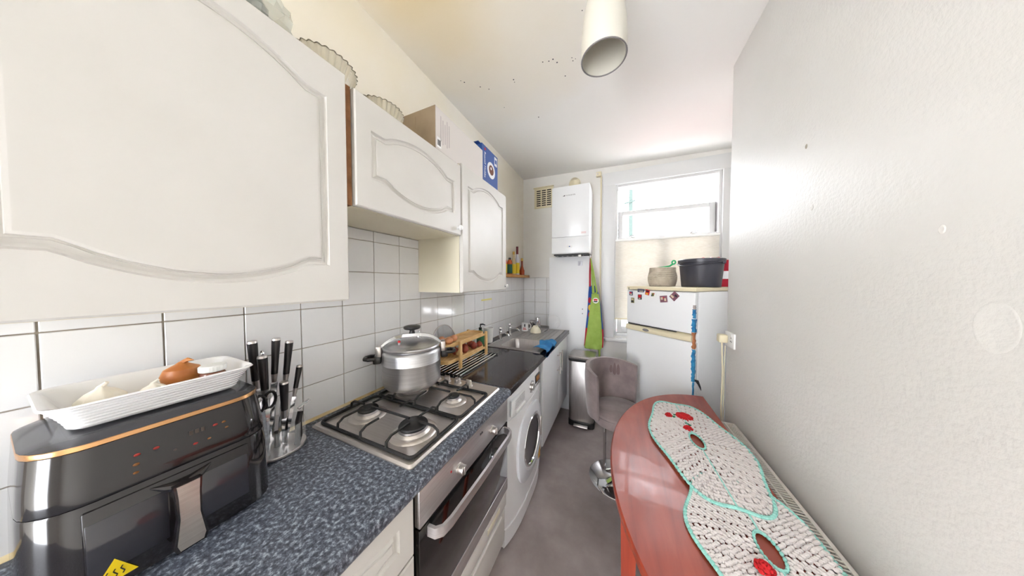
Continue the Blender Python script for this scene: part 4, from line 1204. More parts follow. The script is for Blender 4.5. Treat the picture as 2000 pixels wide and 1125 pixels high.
# ================================================================== corner shelf with bottles
def spices():
    zs = 1.5125
    t = thing('corner_shelf', 'small wooden corner shelf holding sauce bottles', 'shelf', (0.06, 2.5, zs))
    x1 = 0.090
    obj('board', MB().rbox(0.001, x1, 2.02, D - 0.0125, zs, zs + 0.014, 0.002), WOOD_S, t)
    obj('lip', MB().rbox(x1 - 0.008, x1, 2.02, D - 0.0125, zs + 0.014, zs + 0.03, 0.002), WOOD_S, t)
    z = zs + 0.0142
    def bottle(y, x, r, h, mt, capm, lab, neck=0.4, caph=0.03, band=None):
        b = thing('sauce_bottle', lab, 'bottle', (x, y, z))
        hn = h * (1 - neck)
        obj('body', MB().lathe([(0, 0), (r * 0.94, 0), (r, 0.003), (r, hn * 0.85), (r * 0.75, hn), (r * 0.45, hn + h * neck * 0.3), (r * 0.42, h - caph)], (x, y, z), 20), mt, b)
        obj('cap', MB().lathe([(r * 0.48, h - caph - 0.002), (r * 0.5, h - caph), (r * 0.5, h), (0, h)], (x, y, z), 16), capm, b)
        if band: obj('label', MB().lathe([(r + 0.0006, hn * 0.15), (r + 0.0006, hn * 0.75)], (x, y, z), 20), band, b)
    gb = mat('green_jar', rgb(60, 140, 110), 0.3); rd = mat('red_cap', rgb(180, 26, 30), 0.4); bk = BLACK; or_ = mat('orange_sauce', rgb(206, 92, 40), 0.2); ye = mat('yellow_label', rgb(232, 206, 40), 0.5)
    gn = mat('dark_green_label', rgb(30, 96, 76), 0.5); pk = mat('salmon_label', rgb(220, 112, 96), 0.5); wh = mat('pale_label', rgb(218, 216, 222), 0.5); br = mat('brown_sauce', rgb(150, 60, 28), 0.15)
    bottle(2.13, 0.045, 0.030, 0.155, gb, rd, 'green jar with a red cap on the corner shelf', 0.15, 0.022, None)
    bottle(2.24, 0.042, 0.026, 0.19, pk, bk, 'salmon-labelled bottle with a black cap on the corner shelf', 0.15, 0.02, ye)
    bottle(2.36, 0.045, 0.028, 0.195, or_, bk, 'orange bottle with a green label on the corner shelf', 0.15, 0.02, gn)
    bottle(2.48, 0.040, 0.026, 0.275, mat('straw_oil', rgb(206, 190, 150), 0.2), mat('gold_cap', rgb(186, 150, 70), 0.3, 0.6), 'oil bottle with a gold cap behind a yellow label', 0.35, 0.03, ye)
    bottle(2.56, 0.050, 0.027, 0.34, wh, mat('dark_red_cap', rgb(110, 24, 34), 0.4), 'tall pale bottle with a dark red cap, tallest on the corner shelf', 0.4, 0.085, ye)
    bottle(2.72, 0.045, 0.030, 0.22, br, mat('yellow_cap', rgb(214, 180, 80), 0.4), 'short sauce bottle of brown liquid at the end of the corner shelf', 0.6, 0.03, None)
spices()

# ================================================================== boiler, vent, flue and boxing
def boiler():
    x0, x1, y0, y1, z0, z1 = 0.456, 0.848, 2.560, D - 0.001, 1.760, 2.472
    t = thing('boiler', 'white wall-hung gas boiler beside the window', 'boiler', (0.65, 2.72, z0))
    zs = 1.935
    obj('casing', MB().rbox(x0, x1, y0 + 0.012, y1, z0, z1, 0.006), WHITE, t)
    up = obj('front_cover', MB().rbox(x0, x1, y0, y0 + 0.014, zs + 0.003, z1, 0.006), WHITE, t)
    dn = obj('lower_cover', MB().rbox(x0, x1, y0, y0 + 0.014, z0 + 0.006, zs, 0.006), WHITE, t)
    F = frame((x0, y0 - 0.0003, z0), (1, 0, 0), (0, 0, 1))
    text('brand_print', 'WORCESTER', 0.017, INK, up, frame((0.655, y0 - 0.0004, 2.372), (1, 0, 0), (0, 0, 1)), 0.0003)
    obj('brand_mark', MB().prism([(0, 0), (0.022, 0.012), (0.026, 0.012), (0.026, 0)], frame((0.572, y0 - 0.0003, 2.367), (1, 0, 0), (0, 0, 1)), 0.0004), DINK, up)
    for i in range(2): obj('print_line', MB().box(0.765, 0.815, y0 - 0.0006, y0, 1.965 + i * 0.01, 1.968 + i * 0.01), PINKINK, up, False)
    bd = obj('badge', MB().lathe([(0.03, 0), (0.026, 0.003), (0, 0.004)], n=24, M=frame((0.648, y0, 1.835), (1, 0, 0), (0, 0.0, 1)) @ Matrix.Scale(0.45, 4, (0, 1, 0))), WPLASTIC, dn)
    obj('badge_light', MB().ball((0.648, y0 - 0.003, 1.835), (0.010, 0.002, 0.005), 10, 6), BLUEC, bd)
    pn = obj('underside_panel', MB().box(x0 + 0.02, x1 - 0.01, y0 + 0.02, y1 - 0.05, z0 - 0.014, z0), BLACK_M, t, False)
    for i in range(6): obj('pipe_stub', MB().cyl((0.50 + i * 0.055, 2.66, z0 - 0.017), (0.50 + i * 0.055, 2.66, z0), 0.011, None, 10), STEEL, t)
    obj('tap_lever', MB().rbox(0.735, 0.765, y0 + 0.02, y0 + 0.05, z0 - 0.034, z0 - 0.012, 0.004), WPLASTIC, t)
    fl = thing('flue_elbow', 'aged cream flue elbow on top of the boiler', 'flue', (0.67, 2.74, z1))
    m = MB().cyl((0.66, 2.74, z1), (0.66, 2.74, z1 + 0.05), 0.062, None, 24)
    m.tube([(0.66, 2.74, z1 + 0.04), (0.66, 2.745, z1 + 0.085), (0.66, 2.77, z1 + 0.105), (0.66, 2.82, z1 + 0.108), (0.66, D - 0.002, z1 + 0.108)], 0.055, 20)
    obj('elbow', m, IVORY, fl)
    obj('collar', MB().lathe([(0.07, 0), (0.07, 0.014), (0.064, 0.018)], (0.66, 2.74, z1 + 0.001), 24), IVORY, fl)
    obj('clip_band', MB().cyl((0.66, 2.79, z1 + 0.108), (0.66, 2.805, z1 + 0.108), 0.060, None, 24), IVORY, fl)
    v = thing('air_vent', 'white louvred air vent in the corner beside the boiler', 'vent', (0.27, D - 0.006, 2.37))
    vx0, vx1, vz0, vz1 = 0.150, 0.392, 2.372, 2.622
    obj('frame', MB().rbox(vx0, vx1, D - 0.010, D - 0.0005, vz0, vz1, 0.003), IVORY, v)
    obj('lip', MB().rbox(vx0 - 0.012, vx1 + 0.005, D - 0.018, D - 0.0005, vz1, vz1 + 0.012, 0.003), IVORY, v)
    for i in range(3):
        for j in range(8):
            xa = vx0 + 0.030 + i * 0.066; za = vz0 + 0.028 + j * 0.0255
            obj('slot', MB().box(xa, xa + 0.052, D - 0.0108, D - 0.0098, za, za + 0.013), GRILLED, v, False)
    bx = struct('wall_boxing', MB().rbox(0.3865, 0.832, 2.7205, D - 0.001, 0.0, 1.744, 0.003), WHITE_D, 'white boxed-in pipe panel under the boiler', True)
    hk = thing('wall_hook', 'small clear adhesive hook on the white boxing', 'hook', (0.735, 2.72, 1.66))
    obj('plate', MB().rbox(0.712, 0.760, 2.7165, 2.7203, 1.64, 1.69, 0.0015), mat('grey_clear_plastic', rgb(196, 196, 204), 0.3), hk)
    obj('hook', MB().tube([(0.736, 2.716, 1.672), (0.736, 2.710, 1.66), (0.736, 2.706, 1.652), (0.736, 2.708, 1.645)], 0.003, 6), STEEL, hk)
    for i, z in enumerate((1.16, 1.11)):
        tag(obj('screw_cap', MB().lathe([(0.006, 0), (0.005, 0.003), (0, 0.004)], n=12, M=frame((0.765, 2.7205, z), (1, 0, 0), (0, 0, 1))), INK), 'grey screw cap on the white boxing, %s of two' % ('upper', 'lower')[i], 'screw cap')
    pb = thing('pipe_bracket', 'old cream pipe fitting under the ceiling left of the window', 'pipe', (0.915, D - 0.03, 0.86))
    obj('fitting', MB().rbox(0.885, 0.938, D - 0.045, D - 0.001, 2.635, 2.685, 0.006), IVORY, pb)
    obj('screw', MB().cyl((0.90, D - 0.05, 2.66), (0.90, D - 0.045, 2.66), 0.008, None, 10), STEEL, pb)
    obj('pipe', MB().cyl((0.936, D - 0.012, 0.86), (0.936, D - 0.012, 2.64), 0.0075, None, 10), IVORY, pb)
boiler()

# ---- aprons hanging at the corner of the boxing
def aprons():
    def cloth(name, parent, mt, rowsdef, thick=0.012, nseg=16, amp=0.008):
        rows = []
        for k, (z, xa, xb, y) in enumerate(rowsdef):
            front, back = [], []
            for i in range(nseg + 1):
                u = i / nseg
                x = xa + (xb - xa) * u
                w_ = amp * math.sin(u * 9 + k * 0.35) * (0.3 + 0.7 * k / len(rowsdef)) + amp * 0.5 * math.sin(u * 17 + k * 0.6)
                edge = math.sin(u * PI) ** 0.35 if 0 < u < 1 else 0
                front.append((x, y - thick * edge + w_ * edge, z)); back.append((x, y + 0.3 * thick * edge + w_ * edge * 0.6, z))
            rows.append(front + back[::-1])
        return obj(name, MB().loops(rows), mt, parent, True, 70)
    hk = thing('apron_hook', 'hook on the underside of the boiler corner carrying the aprons', 'hook', (0.846, 2.70, 1.70))
    obj('hook', MB().tube([(0.840, 2.700, 1.746), (0.846, 2.690, 1.725), (0.850, 2.684, 1.712), (0.850, 2.678, 1.72)], 0.004, 6), STEEL, hk)
    a = thing('apron', 'lime green apron with a round badge hanging under the boiler', 'apron', (0.88, 2.66, 0.70))
    Y = 2.696
    cloth('skirt', a, LIME, [(1.335, 0.862, 0.930, Y), (1.28, 0.858, 0.942, Y), (1.20, 0.848, 0.950, Y), (1.10, 0.836, 0.958, Y), (1.00, 0.826, 0.966, Y), (0.90, 0.814, 0.972, Y), (0.80, 0.800, 0.974, Y), (0.745, 0.790, 0.968, Y), (0.735, 0.800, 0.950, Y)], 0.012, 18, 0.004)
    cloth('pocket', a, LIME, [(1.085, 0.842, 0.952, Y - 0.016), (1.02, 0.834, 0.960, Y - 0.016), (0.94, 0.830, 0.962, Y - 0.016), (0.90, 0.830, 0.955, Y - 0.016)], 0.003, 12, 0.002)
    s = MB()
    s.tube([(0.850, 2.690, 1.72), (0.862, 2.69, 1.62), (0.872, 2.688, 1.48), (0.880, 2.688, 1.34)], [0.006, 0.011, 0.012, 0.014], 8)
    s.tube([(0.850, 2.690, 1.72), (0.878, 2.690, 1.58), (0.900, 2.689, 1.44), (0.915, 2.688, 1.35), (0.895, 2.686, 1.33)], [0.004, 0.006, 0.008, 0.010, 0.012], 8)
    obj('neck_strap', s, LIME, a)
    obj('waist_tie', MB().tube([(0.945, 2.70, 0.75), (0.948, 2.702, 0.64), (0.942, 2.703, 0.57), (0.95, 2.703, 0.555)], [0.012, 0.010, 0.009, 0.006], 8), LIME, a)
    bd = obj('badge', MB().lathe([(0.030, 0), (0.028, 0.004), (0, 0.005)], n=24, M=frame((0.905, Y - 0.018, 1.262), (1, 0, 0), (0, 0, 1))), WPLASTIC, a)
    obj('badge_print', MB().lathe([(0.022, 0.0046), (0.0, 0.0056)], n=16, M=frame((0.905, Y - 0.018, 1.262), (1, 0, 0), (0, 0, 1)) @ Matrix.Translation((0, 0.008, 0)) @ Matrix.Scale(0.5, 4, (0, 1, 0))), RINK, bd)
    obj('badge_print', MB().lathe([(0.022, 0.0046), (0.0, 0.0056)], n=16, M=frame((0.905, Y - 0.018, 1.262), (1, 0, 0), (0, 0, 1)) @ Matrix.Translation((0, -0.010, 0)) @ Matrix.Scale(0.4, 4, (0, 1, 0))), DINK, bd)
    b = thing('apron', 'red and blue printed apron hanging behind the green apron', 'apron', (0.87, 2.70, 0.75))
    Y2 = 2.714
    cloth('upper_cloth', b, BLUEC, [(1.42, 0.832, 0.90, Y2), (1.34, 0.826, 0.93, Y2), (1.24, 0.822, 0.95, Y2), (1.12, 0.816, 0.965, Y2), (1.02, 0.806, 0.975, Y2), (0.955, 0.80, 0.982, Y2)], 0.005, 14, 0.001)
    cloth('lower_cloth', b, REDC, [(0.955, 0.80, 0.982, Y2), (0.88, 0.795, 0.985, Y2), (0.80, 0.79, 0.985, Y2), (0.755, 0.785, 0.982, Y2)], 0.005, 14, 0.001)
    obj('neck_strap', MB().tube([(0.848, 2.704, 1.73), (0.842, 2.708, 1.58), (0.842, 2.710, 1.41)], [0.008, 0.009, 0.009], 8), REDC, b)
    for z, mt in ((1.26, REDC), (1.18, YELC), (1.10, REDC), (0.985, YELC)):
        obj('print_patch', MB().ball((0.842, Y2 - 0.0035, z), (0.016, 0.0022, 0.034), 10, 6), mt, b)
aprons()

# ================================================================== bin
def bin_():
    cx, cy = 0.795, 2.552
    t = thing('pedal_bin', 'tall brushed steel pedal bin in front of the white boxing', 'bin', (cx, cy, 0))
    rr = lambda g, z, sx=0: rrect(cx - 0.125 - g, cx + 0.125 + g, cy - 0.118 - g, cy + 0.118 + g, 0.035, z)
    obj('base', MB().loops([rr(0.002, 0.0), rr(0.004, 0.004), rr(0.004, 0.05), rr(0.0, 0.052)]), BLACK, t)
    obj('body', MB().loops([rr(-0.006, 0.052), rr(0.0, 0.07), rr(0.0, 0.655), rr(-0.002, 0.66)]), STEEL_B, t)
    obj('rim', MB().loops([rr(0.004, 0.660), rr(0.006, 0.665), rr(0.006, 0.682), rr(0.002, 0.684)]), BLACK, t)
    obj('lid', MB().loops([rr(0.002, 0.684), rr(0.006, 0.690), rr(0.006, 0.708), rr(0.0, 0.716), rr(-0.03, 0.724), rr(-0.08, 0.727)]), STEEL_B, t)
    obj('pedal', MB().rbox(cx - 0.07, cx + 0.07, cy - 0.165, cy - 0.115, 0.018, 0.032, 0.006, 3), STEEL, t)
bin_()

# ================================================================== bar stool
def stool():
    cx, cy = 1.130, 1.895
    t = thing('bar_stool', 'taupe velvet bar stool with a curved back and chrome base', 'stool', (cx, cy, 0))
    obj('base', MB().lathe([(0, 0.0), (0.195, 0), (0.196, 0.004), (0.185, 0.010), (0.10, 0.020), (0.04, 0.030), (0.032, 0.045), (0.0, 0.045)], (cx, cy, 0), 48), CHROME, t)
    obj('column', MB().lathe([(0.028, 0.04), (0.028, 0.24), (0.018, 0.245), (0.018, 0.44), (0, 0.44)], (cx, cy, 0), 24), CHROME, t)
    fr_ = MB().tube([(cx - 0.085, cy - 0.06, 0.44), (cx - 0.085, cy - 0.06, 0.10), (cx - 0.07, cy - 0.05, 0.085), (cx, cy, 0.085)], 0.010, 8)
    obj('footrest', fr_, CHROME, t)
    s = obj('seat', MB().lathe([(0, 0.44), (0.15, 0.44), (0.176, 0.452), (0.186, 0.478), (0.186, 0.510), (0.180, 0.530), (0.160, 0.545), (0.08, 0.553), (0, 0.555)], (cx, cy, 0), 48), VELVET, t)
    obj('piping', MB().tube([(cx + 0.186 * math.cos(a), cy + 0.186 * math.sin(a), 0.512) for a in [2 * PI * i / 48 for i in range(48)]], 0.004, 6, True), VELVET, s)
    # curved backrest: arc opening towards the table
    a0, a1 = math.radians(52), math.radians(232)
    rows = []
    N = 36
    for i in range(N + 1):
        a = a0 + (a1 - a0) * i / N
        u = abs(2 * i / N - 1)
        d = Vector((math.cos(a), math.sin(a), 0)); c = Vector((cx, cy, 0))
        th = 0.022 * (1 - 0.55 * u ** 8)
        zl, zh = 0.475 + 0.02 * u ** 3, 0.845 - 0.035 * u ** 2.5
        row = []
        for k in range(12):
            b = 2 * PI * k / 12
            zz = (zl + zh) / 2 + (zh - zl) / 2 * max(-1, min(1, 1.25 * math.sin(b)))
            lean = 0.02 * (zz - 0.475) / 0.37
            row.append(c + d * (0.198 + lean + th * max(-1, min(1, 1.25 * math.cos(b)))) + Vector((0, 0, zz)))
        rows.append(row)
    bk = obj('backrest', MB().loops(rows), VELVET, t, True, 70)
    stn = mat('dark_velvet_stain', rgb(106, 89, 88), 0.9)
    for k, (a, z, h) in enumerate(((98, 0.735, 0.075), (90, 0.74, 0.06), (106, 0.75, 0.04))):
        a = math.radians(a); r = 0.1755 + 0.02 * (z - 0.475) / 0.37
        obj('stain', MB().ball((0, 0, 0), (0.0010, 0.013, h), 10, 8, M=Matrix.Translation((cx + r * math.cos(a), cy + r * math.sin(a), z)) @ Matrix.Rotation(a, 4, 'Z')), stn, bk)
stool()

# ================================================================== fridge freezer (stands at an angle across the corner)
def fridge():
    A = Vector((1.195, 2.342, 0)); B = Vector((1.598, 1.969, 0))
    ex = (B - A).normalized(); Wd = (B - A).length; ang = math.atan2(ex.y, ex.x)
    t = thing('fridge_freezer', 'old white fridge freezer standing across the corner by the window', 'fridge', A, rot=(0, 0, ang))
    # local frame: x along the front (left to right), y into the body, z up
    H = 1.425
    obj('cabinet', MB().rbox(0.004, Wd, 0.045, 0.55, 0.02, H - 0.03, 0.008), WHITE, t)
    obj('top', MB().rbox(-0.004, Wd + 0.004, 0.0, 0.555, H - 0.029, H, 0.008), IVORY, t)
    fd = obj('freezer_door', MB().rbox(0.0, Wd, 0.0, 0.042, 1.105, H - 0.034, 0.008, 3), WHITE, t)
    rd = obj('fridge_door', MB().rbox(0.0, Wd, 0.0, 0.042, 0.07, 1.048, 0.008, 3), WHITE, t)
    m = MB(); rows = []
    for i in range(21):
        u = i / 20; x = 0.006 + (Wd - 0.016) * u
        dip = 0.010 * math.sin(u * PI) ; wv = 0.006 * math.sin(u * 2 * PI)
        rows.append([(x, 0.03, 1.052), (x, -0.012, 1.054 - dip * 0.3), (x, -0.020, 1.070), (x, -0.014, 1.094 + wv - dip), (x, 0.03, 1.101)])
    hd = obj('handle_strip', m.loops(rows), IVORY, t, True, 60)
    obj('handle_gap', MB().rbox(0.02, Wd * 0.78, -0.006, 0.01, 1.0985, 1.1045, 0.002), BLACK, hd)
    obj('badge', MB().lathe([(0.028, 0), (0.027, 0.003), (0.022, 0.0035), (0.021, 0.002), (0, 0.002)], n=24, M=frame((0.20, -0.019, 1.073), (1, 0, 0), (0, 0, 1)) @ Matrix.Scale(0.4, 4, (0, 1, 0))), INK, hd)
    obj('hinge_cap', MB().cyl((0.02, 0.015, H - 0.018), (0.02, -0.004, H - 0.018), 0.006, None, 10), CHROME, t)
    for x in (0.05, Wd - 0.05):
        for y in (0.08, 0.5): obj('foot', MB().cyl((x, y, 0), (x, y, 0.022), 0.018, None, 12), BLACK, t)
    # torn blue tape and bare edge along the near corner
    tp = MB(); 
    random.seed(3)
    def strip(za, zb, w0, mt, name, n=14, off=0.0012):
        rows = []
        for i in range(n + 1):
            z = za + (zb - za) * i / n
            w1 = w0 * (0.55 + 0.6 * random.random()); w2 = w0 * (0.5 + 0.7 * random.random())
            rows.append([(Wd - w1, -off, z), (Wd + off, -off, z), (Wd + off, w2, z), (Wd + 0.0002, w2, z), (Wd + 0.0002, 0.0, z), (Wd - w1, -0.0001, z)])
        return obj(name, MB().loops(rows), mt, t, False)
    strip(1.215, 1.275, 0.016, TAPEB, 'torn_tape'); strip(1.12, 1.21, 0.020, TAPEB, 'torn_tape', 10, 0.0016)
    strip(1.275, 1.305, 0.012, mat('grey_tape_scrap', rgb(170, 160, 156), 0.5), 'tape_scrap', 5)
    strip(1.005, 1.118, 0.018, RUST, 'rusty_edge', 8, 0.0011)
    strip(0.78, 1.002, 0.018, TAPEB, 'torn_tape', 18); strip(0.60, 0.778, 0.009, TAPEB, 'torn_tape', 12)
    obj('tape_flap', MB().loops([[(Wd + 0.002, 0.004, 0.80), (Wd + 0.006, 0.004, 0.80), (Wd + 0.006, 0.014, 0.785), (Wd + 0.002, 0.014, 0.785)], [(Wd + 0.003, 0.035, 0.79), (Wd + 0.012, 0.035, 0.79), (Wd + 0.012, 0.045, 0.755), (Wd + 0.003, 0.045, 0.755)], [(Wd + 0.002, 0.075, 0.735), (Wd + 0.006, 0.075, 0.735), (Wd + 0.006, 0.08, 0.71), (Wd + 0.002, 0.08, 0.71)]]), DINK, t)
    # magnets: each its own thing
    Mw = Matrix.Translation(A) @ Matrix.Rotation(ang, 4, 'Z')
    def magnet(px, py, w, h, base, spots, lab, rot=0.0, rnd=False):
        d = Mw.inverted().to_3x3() @ ray(px, py); o = Mw.inverted() @ CAM
        k = (-0.0 - o.y) / d.y; p = o + d * k
        mg = thing('fridge_magnet', lab, 'magnet', Mw @ Vector((p.x, -0.0002, p.z)), 'souvenir fridge magnets', rot=(0, 0, ang))
        F = frame((0, 0, 0), (1, 0, 0), (0, 0, 1)) @ Matrix.Rotation(rot, 4, 'Z')
        if rnd: b = MB().lathe([(w / 2, 0), (w / 2, 0.003), (w * 0.42, 0.005), (0, 0.005)], n=20, M=F)
        else: b = MB().rbox(-w / 2, w / 2, -h / 2, h / 2, 0, 0.005, 0.002, 2, M=F)
        bb = obj('plate', b, base, mg)
        for (sx, sy, sw, sh, mt) in spots:
            obj('motif', MB().rbox(sx * w - sw * w / 2, sx * w + sw * w / 2, sy * h - sh * h / 2, sy * h + sh * h / 2, 0.0045, 0.0072, 0.001, 1, M=F), mt, mg)
    pur = mat('mauve_print', rgb(126, 84, 98), 0.5); tan = mat('tan_print', rgb(206, 186, 160), 0.5); nav = mat('navy_print', rgb(48, 54, 96), 0.5); olv = mat('olive_print', rgb(120, 116, 60), 0.5)
    magnet(1233, 573, 0.034, 0.034, nav, [(-0.1, 0.15, 0.7, 0.3, RINK), (0.1, -0.2, 0.6, 0.3, tan)], 'small navy and red magnet at the freezer door edge')
    magnet(1252, 567.5, 0.058, 0.026, nav, [(0, 0.1, 0.8, 0.35, INK), (0.1, -0.25, 0.6, 0.2, tan)], 'wide dark blue magnet at the top of the freezer door')
    magnet(1265, 571, 0.036, 0.044, RINK, [(0.0, 0.2, 0.8, 0.25, DINK), (0, -0.25, 0.6, 0.25, YELC)], 'red and black magnet beside the round one', -0.2)
    magnet(1276, 575.5, 0.050, 0.050, WPLASTIC, [(0, 0, 0.35, 0.5, olv), (0.2, 0.1, 0.2, 0.2, RINK), (-0.2, -0.1, 0.2, 0.25, nav)], 'round white magnet with a picture', 0.2, True)
    magnet(1250, 580, 0.036, 0.042, DINK, [(0.05, 0.15, 0.7, 0.5, RINK), (0, -0.3, 0.5, 0.2, tan)], 'red heart-like magnet under the wide blue one')
    magnet(1236, 586.5, 0.030, 0.044, olv, [(0, 0.2, 0.7, 0.3, tan), (0, -0.2, 0.8, 0.3, DINK)], 'olive and black magnet, lowest on the freezer door')
    magnet(1296.5, 584, 0.056, 0.050, pur, [(-0.2, 0.1, 0.3, 0.4, tan), (0.25, -0.1, 0.25, 0.4, tan), (0.05, 0.2, 0.2, 0.2, RINK)], 'square mauve magnet on the freezer door', 0.12)
    magnet(1317.5, 578.5, 0.050, 0.056, pur, [(-0.15, -0.2, 0.5, 0.25, tan), (0.15, 0.2, 0.4, 0.25, DINK)], 'tilted mauve magnet nearest the torn tape', -0.75)
    # ---- things on top
    zt = H + 0.0005
    def top(px, py, yl):
        d = Mw.inverted().to_3x3() @ ray(px, py); o = Mw.inverted() @ CAM
        k = (yl - o.y) / d.y; p = o + d * k
        return Mw @ Vector((p.x, yl, zt))
    c = top(1293, 555, 0.21)
    bk = thing('rope_basket', 'round beige cotton rope basket on the fridge', 'basket', c)
    rows = []
    prof = []
    R = 0.104; Hb = 0.155; nR = 19
    for i in range(nR):
        u = i / (nR - 1); r = R * (0.90 + 0.16 * math.sin(min(1, u * 1.25) * PI * 0.8) - 0.08 * u)
        for q, e in ((0.0, -0.0025), (0.5, 0.0025)):
            prof.append((r + e, Hb * (i + q) / nR))
    inner = [(r - 0.010, z) for r, z in reversed(prof[4:])]
    obj('body', MB().lathe([(0, 0)] + prof + [(prof[-1][0] - 0.004, Hb + 0.002)] + inner + [(0, 0.02)], c, 56, wave=lambda a, r, z: 0.010 * math.sin(28 * a + 70 * z * 8)), WICKER, bk, True, 80)
    sp = thing('plastic_scoop', 'green plastic scoop handle sticking out of the rope basket', 'scoop', c + Vector((0, 0, 0.10)))
    dx = ex
    obj('handle', MB().tube([c + dx * -0.04 + Vector((0, 0, 0.158)), c + dx * 0.02 + Vector((0, 0, 0.163)), c + dx * 0.065 + Vector((0, 0, 0.168)), c + dx * 0.09 + Vector((0, 0, 0.185))], [0.006, 0.006, 0.007, 0.008], 8), GREENP, sp)
    obj('loop', MB().tube([c + dx * (0.095 + 0.014 * math.cos(a)) + Vector((0, 0, 0.196 + 0.014 * math.sin(a))) for a in [2 * PI * i / 14 for i in range(14)]], 0.006, 8, True), GREENP, sp)
    c2 = top(1368, 560, 0.24)
    bu = thing('plastic_bucket', 'dark grey plastic bucket with a rim on the fridge', 'bucket', c2)
    R = 0.138; Hh = 0.205
    b_ = obj('body', MB().lathe([(0, 0), (R * 0.84, 0), (R * 0.86, 0.004), (R * 0.97, Hh - 0.03), (R * 0.975, Hh - 0.028), (R * 1.03, Hh - 0.026), (R * 1.04, Hh - 0.004), (R * 1.01, Hh), (R * 0.96, Hh - 0.004), (R * 0.84, 0.008), (0, 0.006)], c2, 56), BUCKET, bu)
    hp = [c2 + Vector((R * 1.05 * math.cos(a) , R * 1.05 * math.sin(a), Hh - 0.022 - 0.05 * abs(math.sin(a - ang)) ** 1.5 * 0.6)) for a in [ang + PI + PI * i / 20 for i in range(21)]]
    obj('handle', MB().tube(hp, 0.004, 6), BUCKET, bu)
    for s in (-1, 1):
        q = c2 + ex * (s * R * 1.035)
        obj('handle_lug', MB().rbox(q.x - 0.010, q.x + 0.010, q.y - 0.010, q.y + 0.010, zt + Hh - 0.04, zt + Hh - 0.014, 0.004), BUCKET, bu)
    c3 = top(1408, 556, 0.44)
    pk = thing('snack_packet', 'red and white packet standing behind the bucket', 'packet', c3)
    obj('packet', MB().loops([[(c3.x + x, c3.y + y, zt + z) for x, y in ((-0.05, -0.012), (0.07, -0.012), (0.07, 0.012), (-0.05, 0.012))] for z in (0.0, 0.05, 0.14, 0.205)] ), REDC, pk)
    obj('print_band', MB().box(c3.x - 0.0505, c3.x + 0.0705, c3.y - 0.0128, c3.y - 0.0118, zt + 0.06, zt + 0.12), WINK, pk, False)
    pk2 = thing('snack_bag', 'red wrapper lying across the top of the bucket', 'packet', c2 + Vector((0.05, 0.02, Hh)))
    rows = []
    for i in range(9):
        u = i / 8; x = 0.0 + 0.12 * u; w_ = 0.03 * math.sin(PI * (0.1 + 0.8 * u))
        rows.append([(c2.x + x, c2.y + 0.0 + w_, zt + Hh + 0.003), (c2.x + x, c2.y, zt + Hh + 0.010 + 0.007 * math.sin(i * 2.1)), (c2.x + x, c2.y - w_, zt + Hh + 0.004), (c2.x + x, c2.y, zt + Hh + 0.001)])
    obj('wrapper', MB().loops(rows), mat('red_white_wrapper', rgb(206, 110, 116), 0.3), pk2)
fridge()

# ================================================================== socket, plug and cable on the right wall
def socket():
    y, z = 1.772, 1.130
    t = thing('wall_socket', 'white double wall socket at the end of the right wall', 'socket', (XR - 0.005, y, z))
    obj('plate', MB().rbox(XR - 0.010, XR - 0.0002, y - 0.075, y + 0.045, z - 0.043, z + 0.043, 0.003), WPLASTIC, t)
    for dz, dy in ((0.014, -0.04), (-0.006, -0.048), (-0.006, -0.032)): obj('pin_hole', MB().box(XR - 0.0106, XR - 0.0098, y + dy - 0.003, y + dy + 0.003, z + dz - 0.003, z + dz + 0.004), DINK, t, False)
    obj('switch', MB().rbox(XR - 0.014, XR - 0.009, y - 0.052, y - 0.040, z + 0.020, z + 0.036, 0.002), WPLASTIC, t)
    p = thing('mains_plug', 'cream mains plug with a cable running down the wall end', 'plug', (XR - 0.03, y + 0.02, z))
    obj('plug', MB().rbox(XR - 0.052, XR - 0.0102, y - 0.006, y + 0.042, z - 0.024, z + 0.024, 0.008, 3), IVORY, p)
    obj('cable', MB().tube([(XR - 0.032, y + 0.018, z - 0.022), (XR - 0.030, y + 0.020, z - 0.07), (XR - 0.024, y + 0.022, z - 0.2), (XR - 0.027, y + 0.022, z - 0.42), (XR - 0.020, y + 0.026, z - 0.6), (XR - 0.022, y + 0.03, z - 0.9), (XR - 0.02, y + 0.035, z - 1.12)], 0.0042, 8), IVORY, p)
    obj('cable', MB().tube([(XR - 0.016, y + 0.036, 0.012), (XR - 0.012, y + 0.034, 0.5), (XR - 0.013, y + 0.034, 0.95), (XR - 0.012, y + 0.03, z - 0.045)], 0.0022, 6), IVORY, p)
socket()

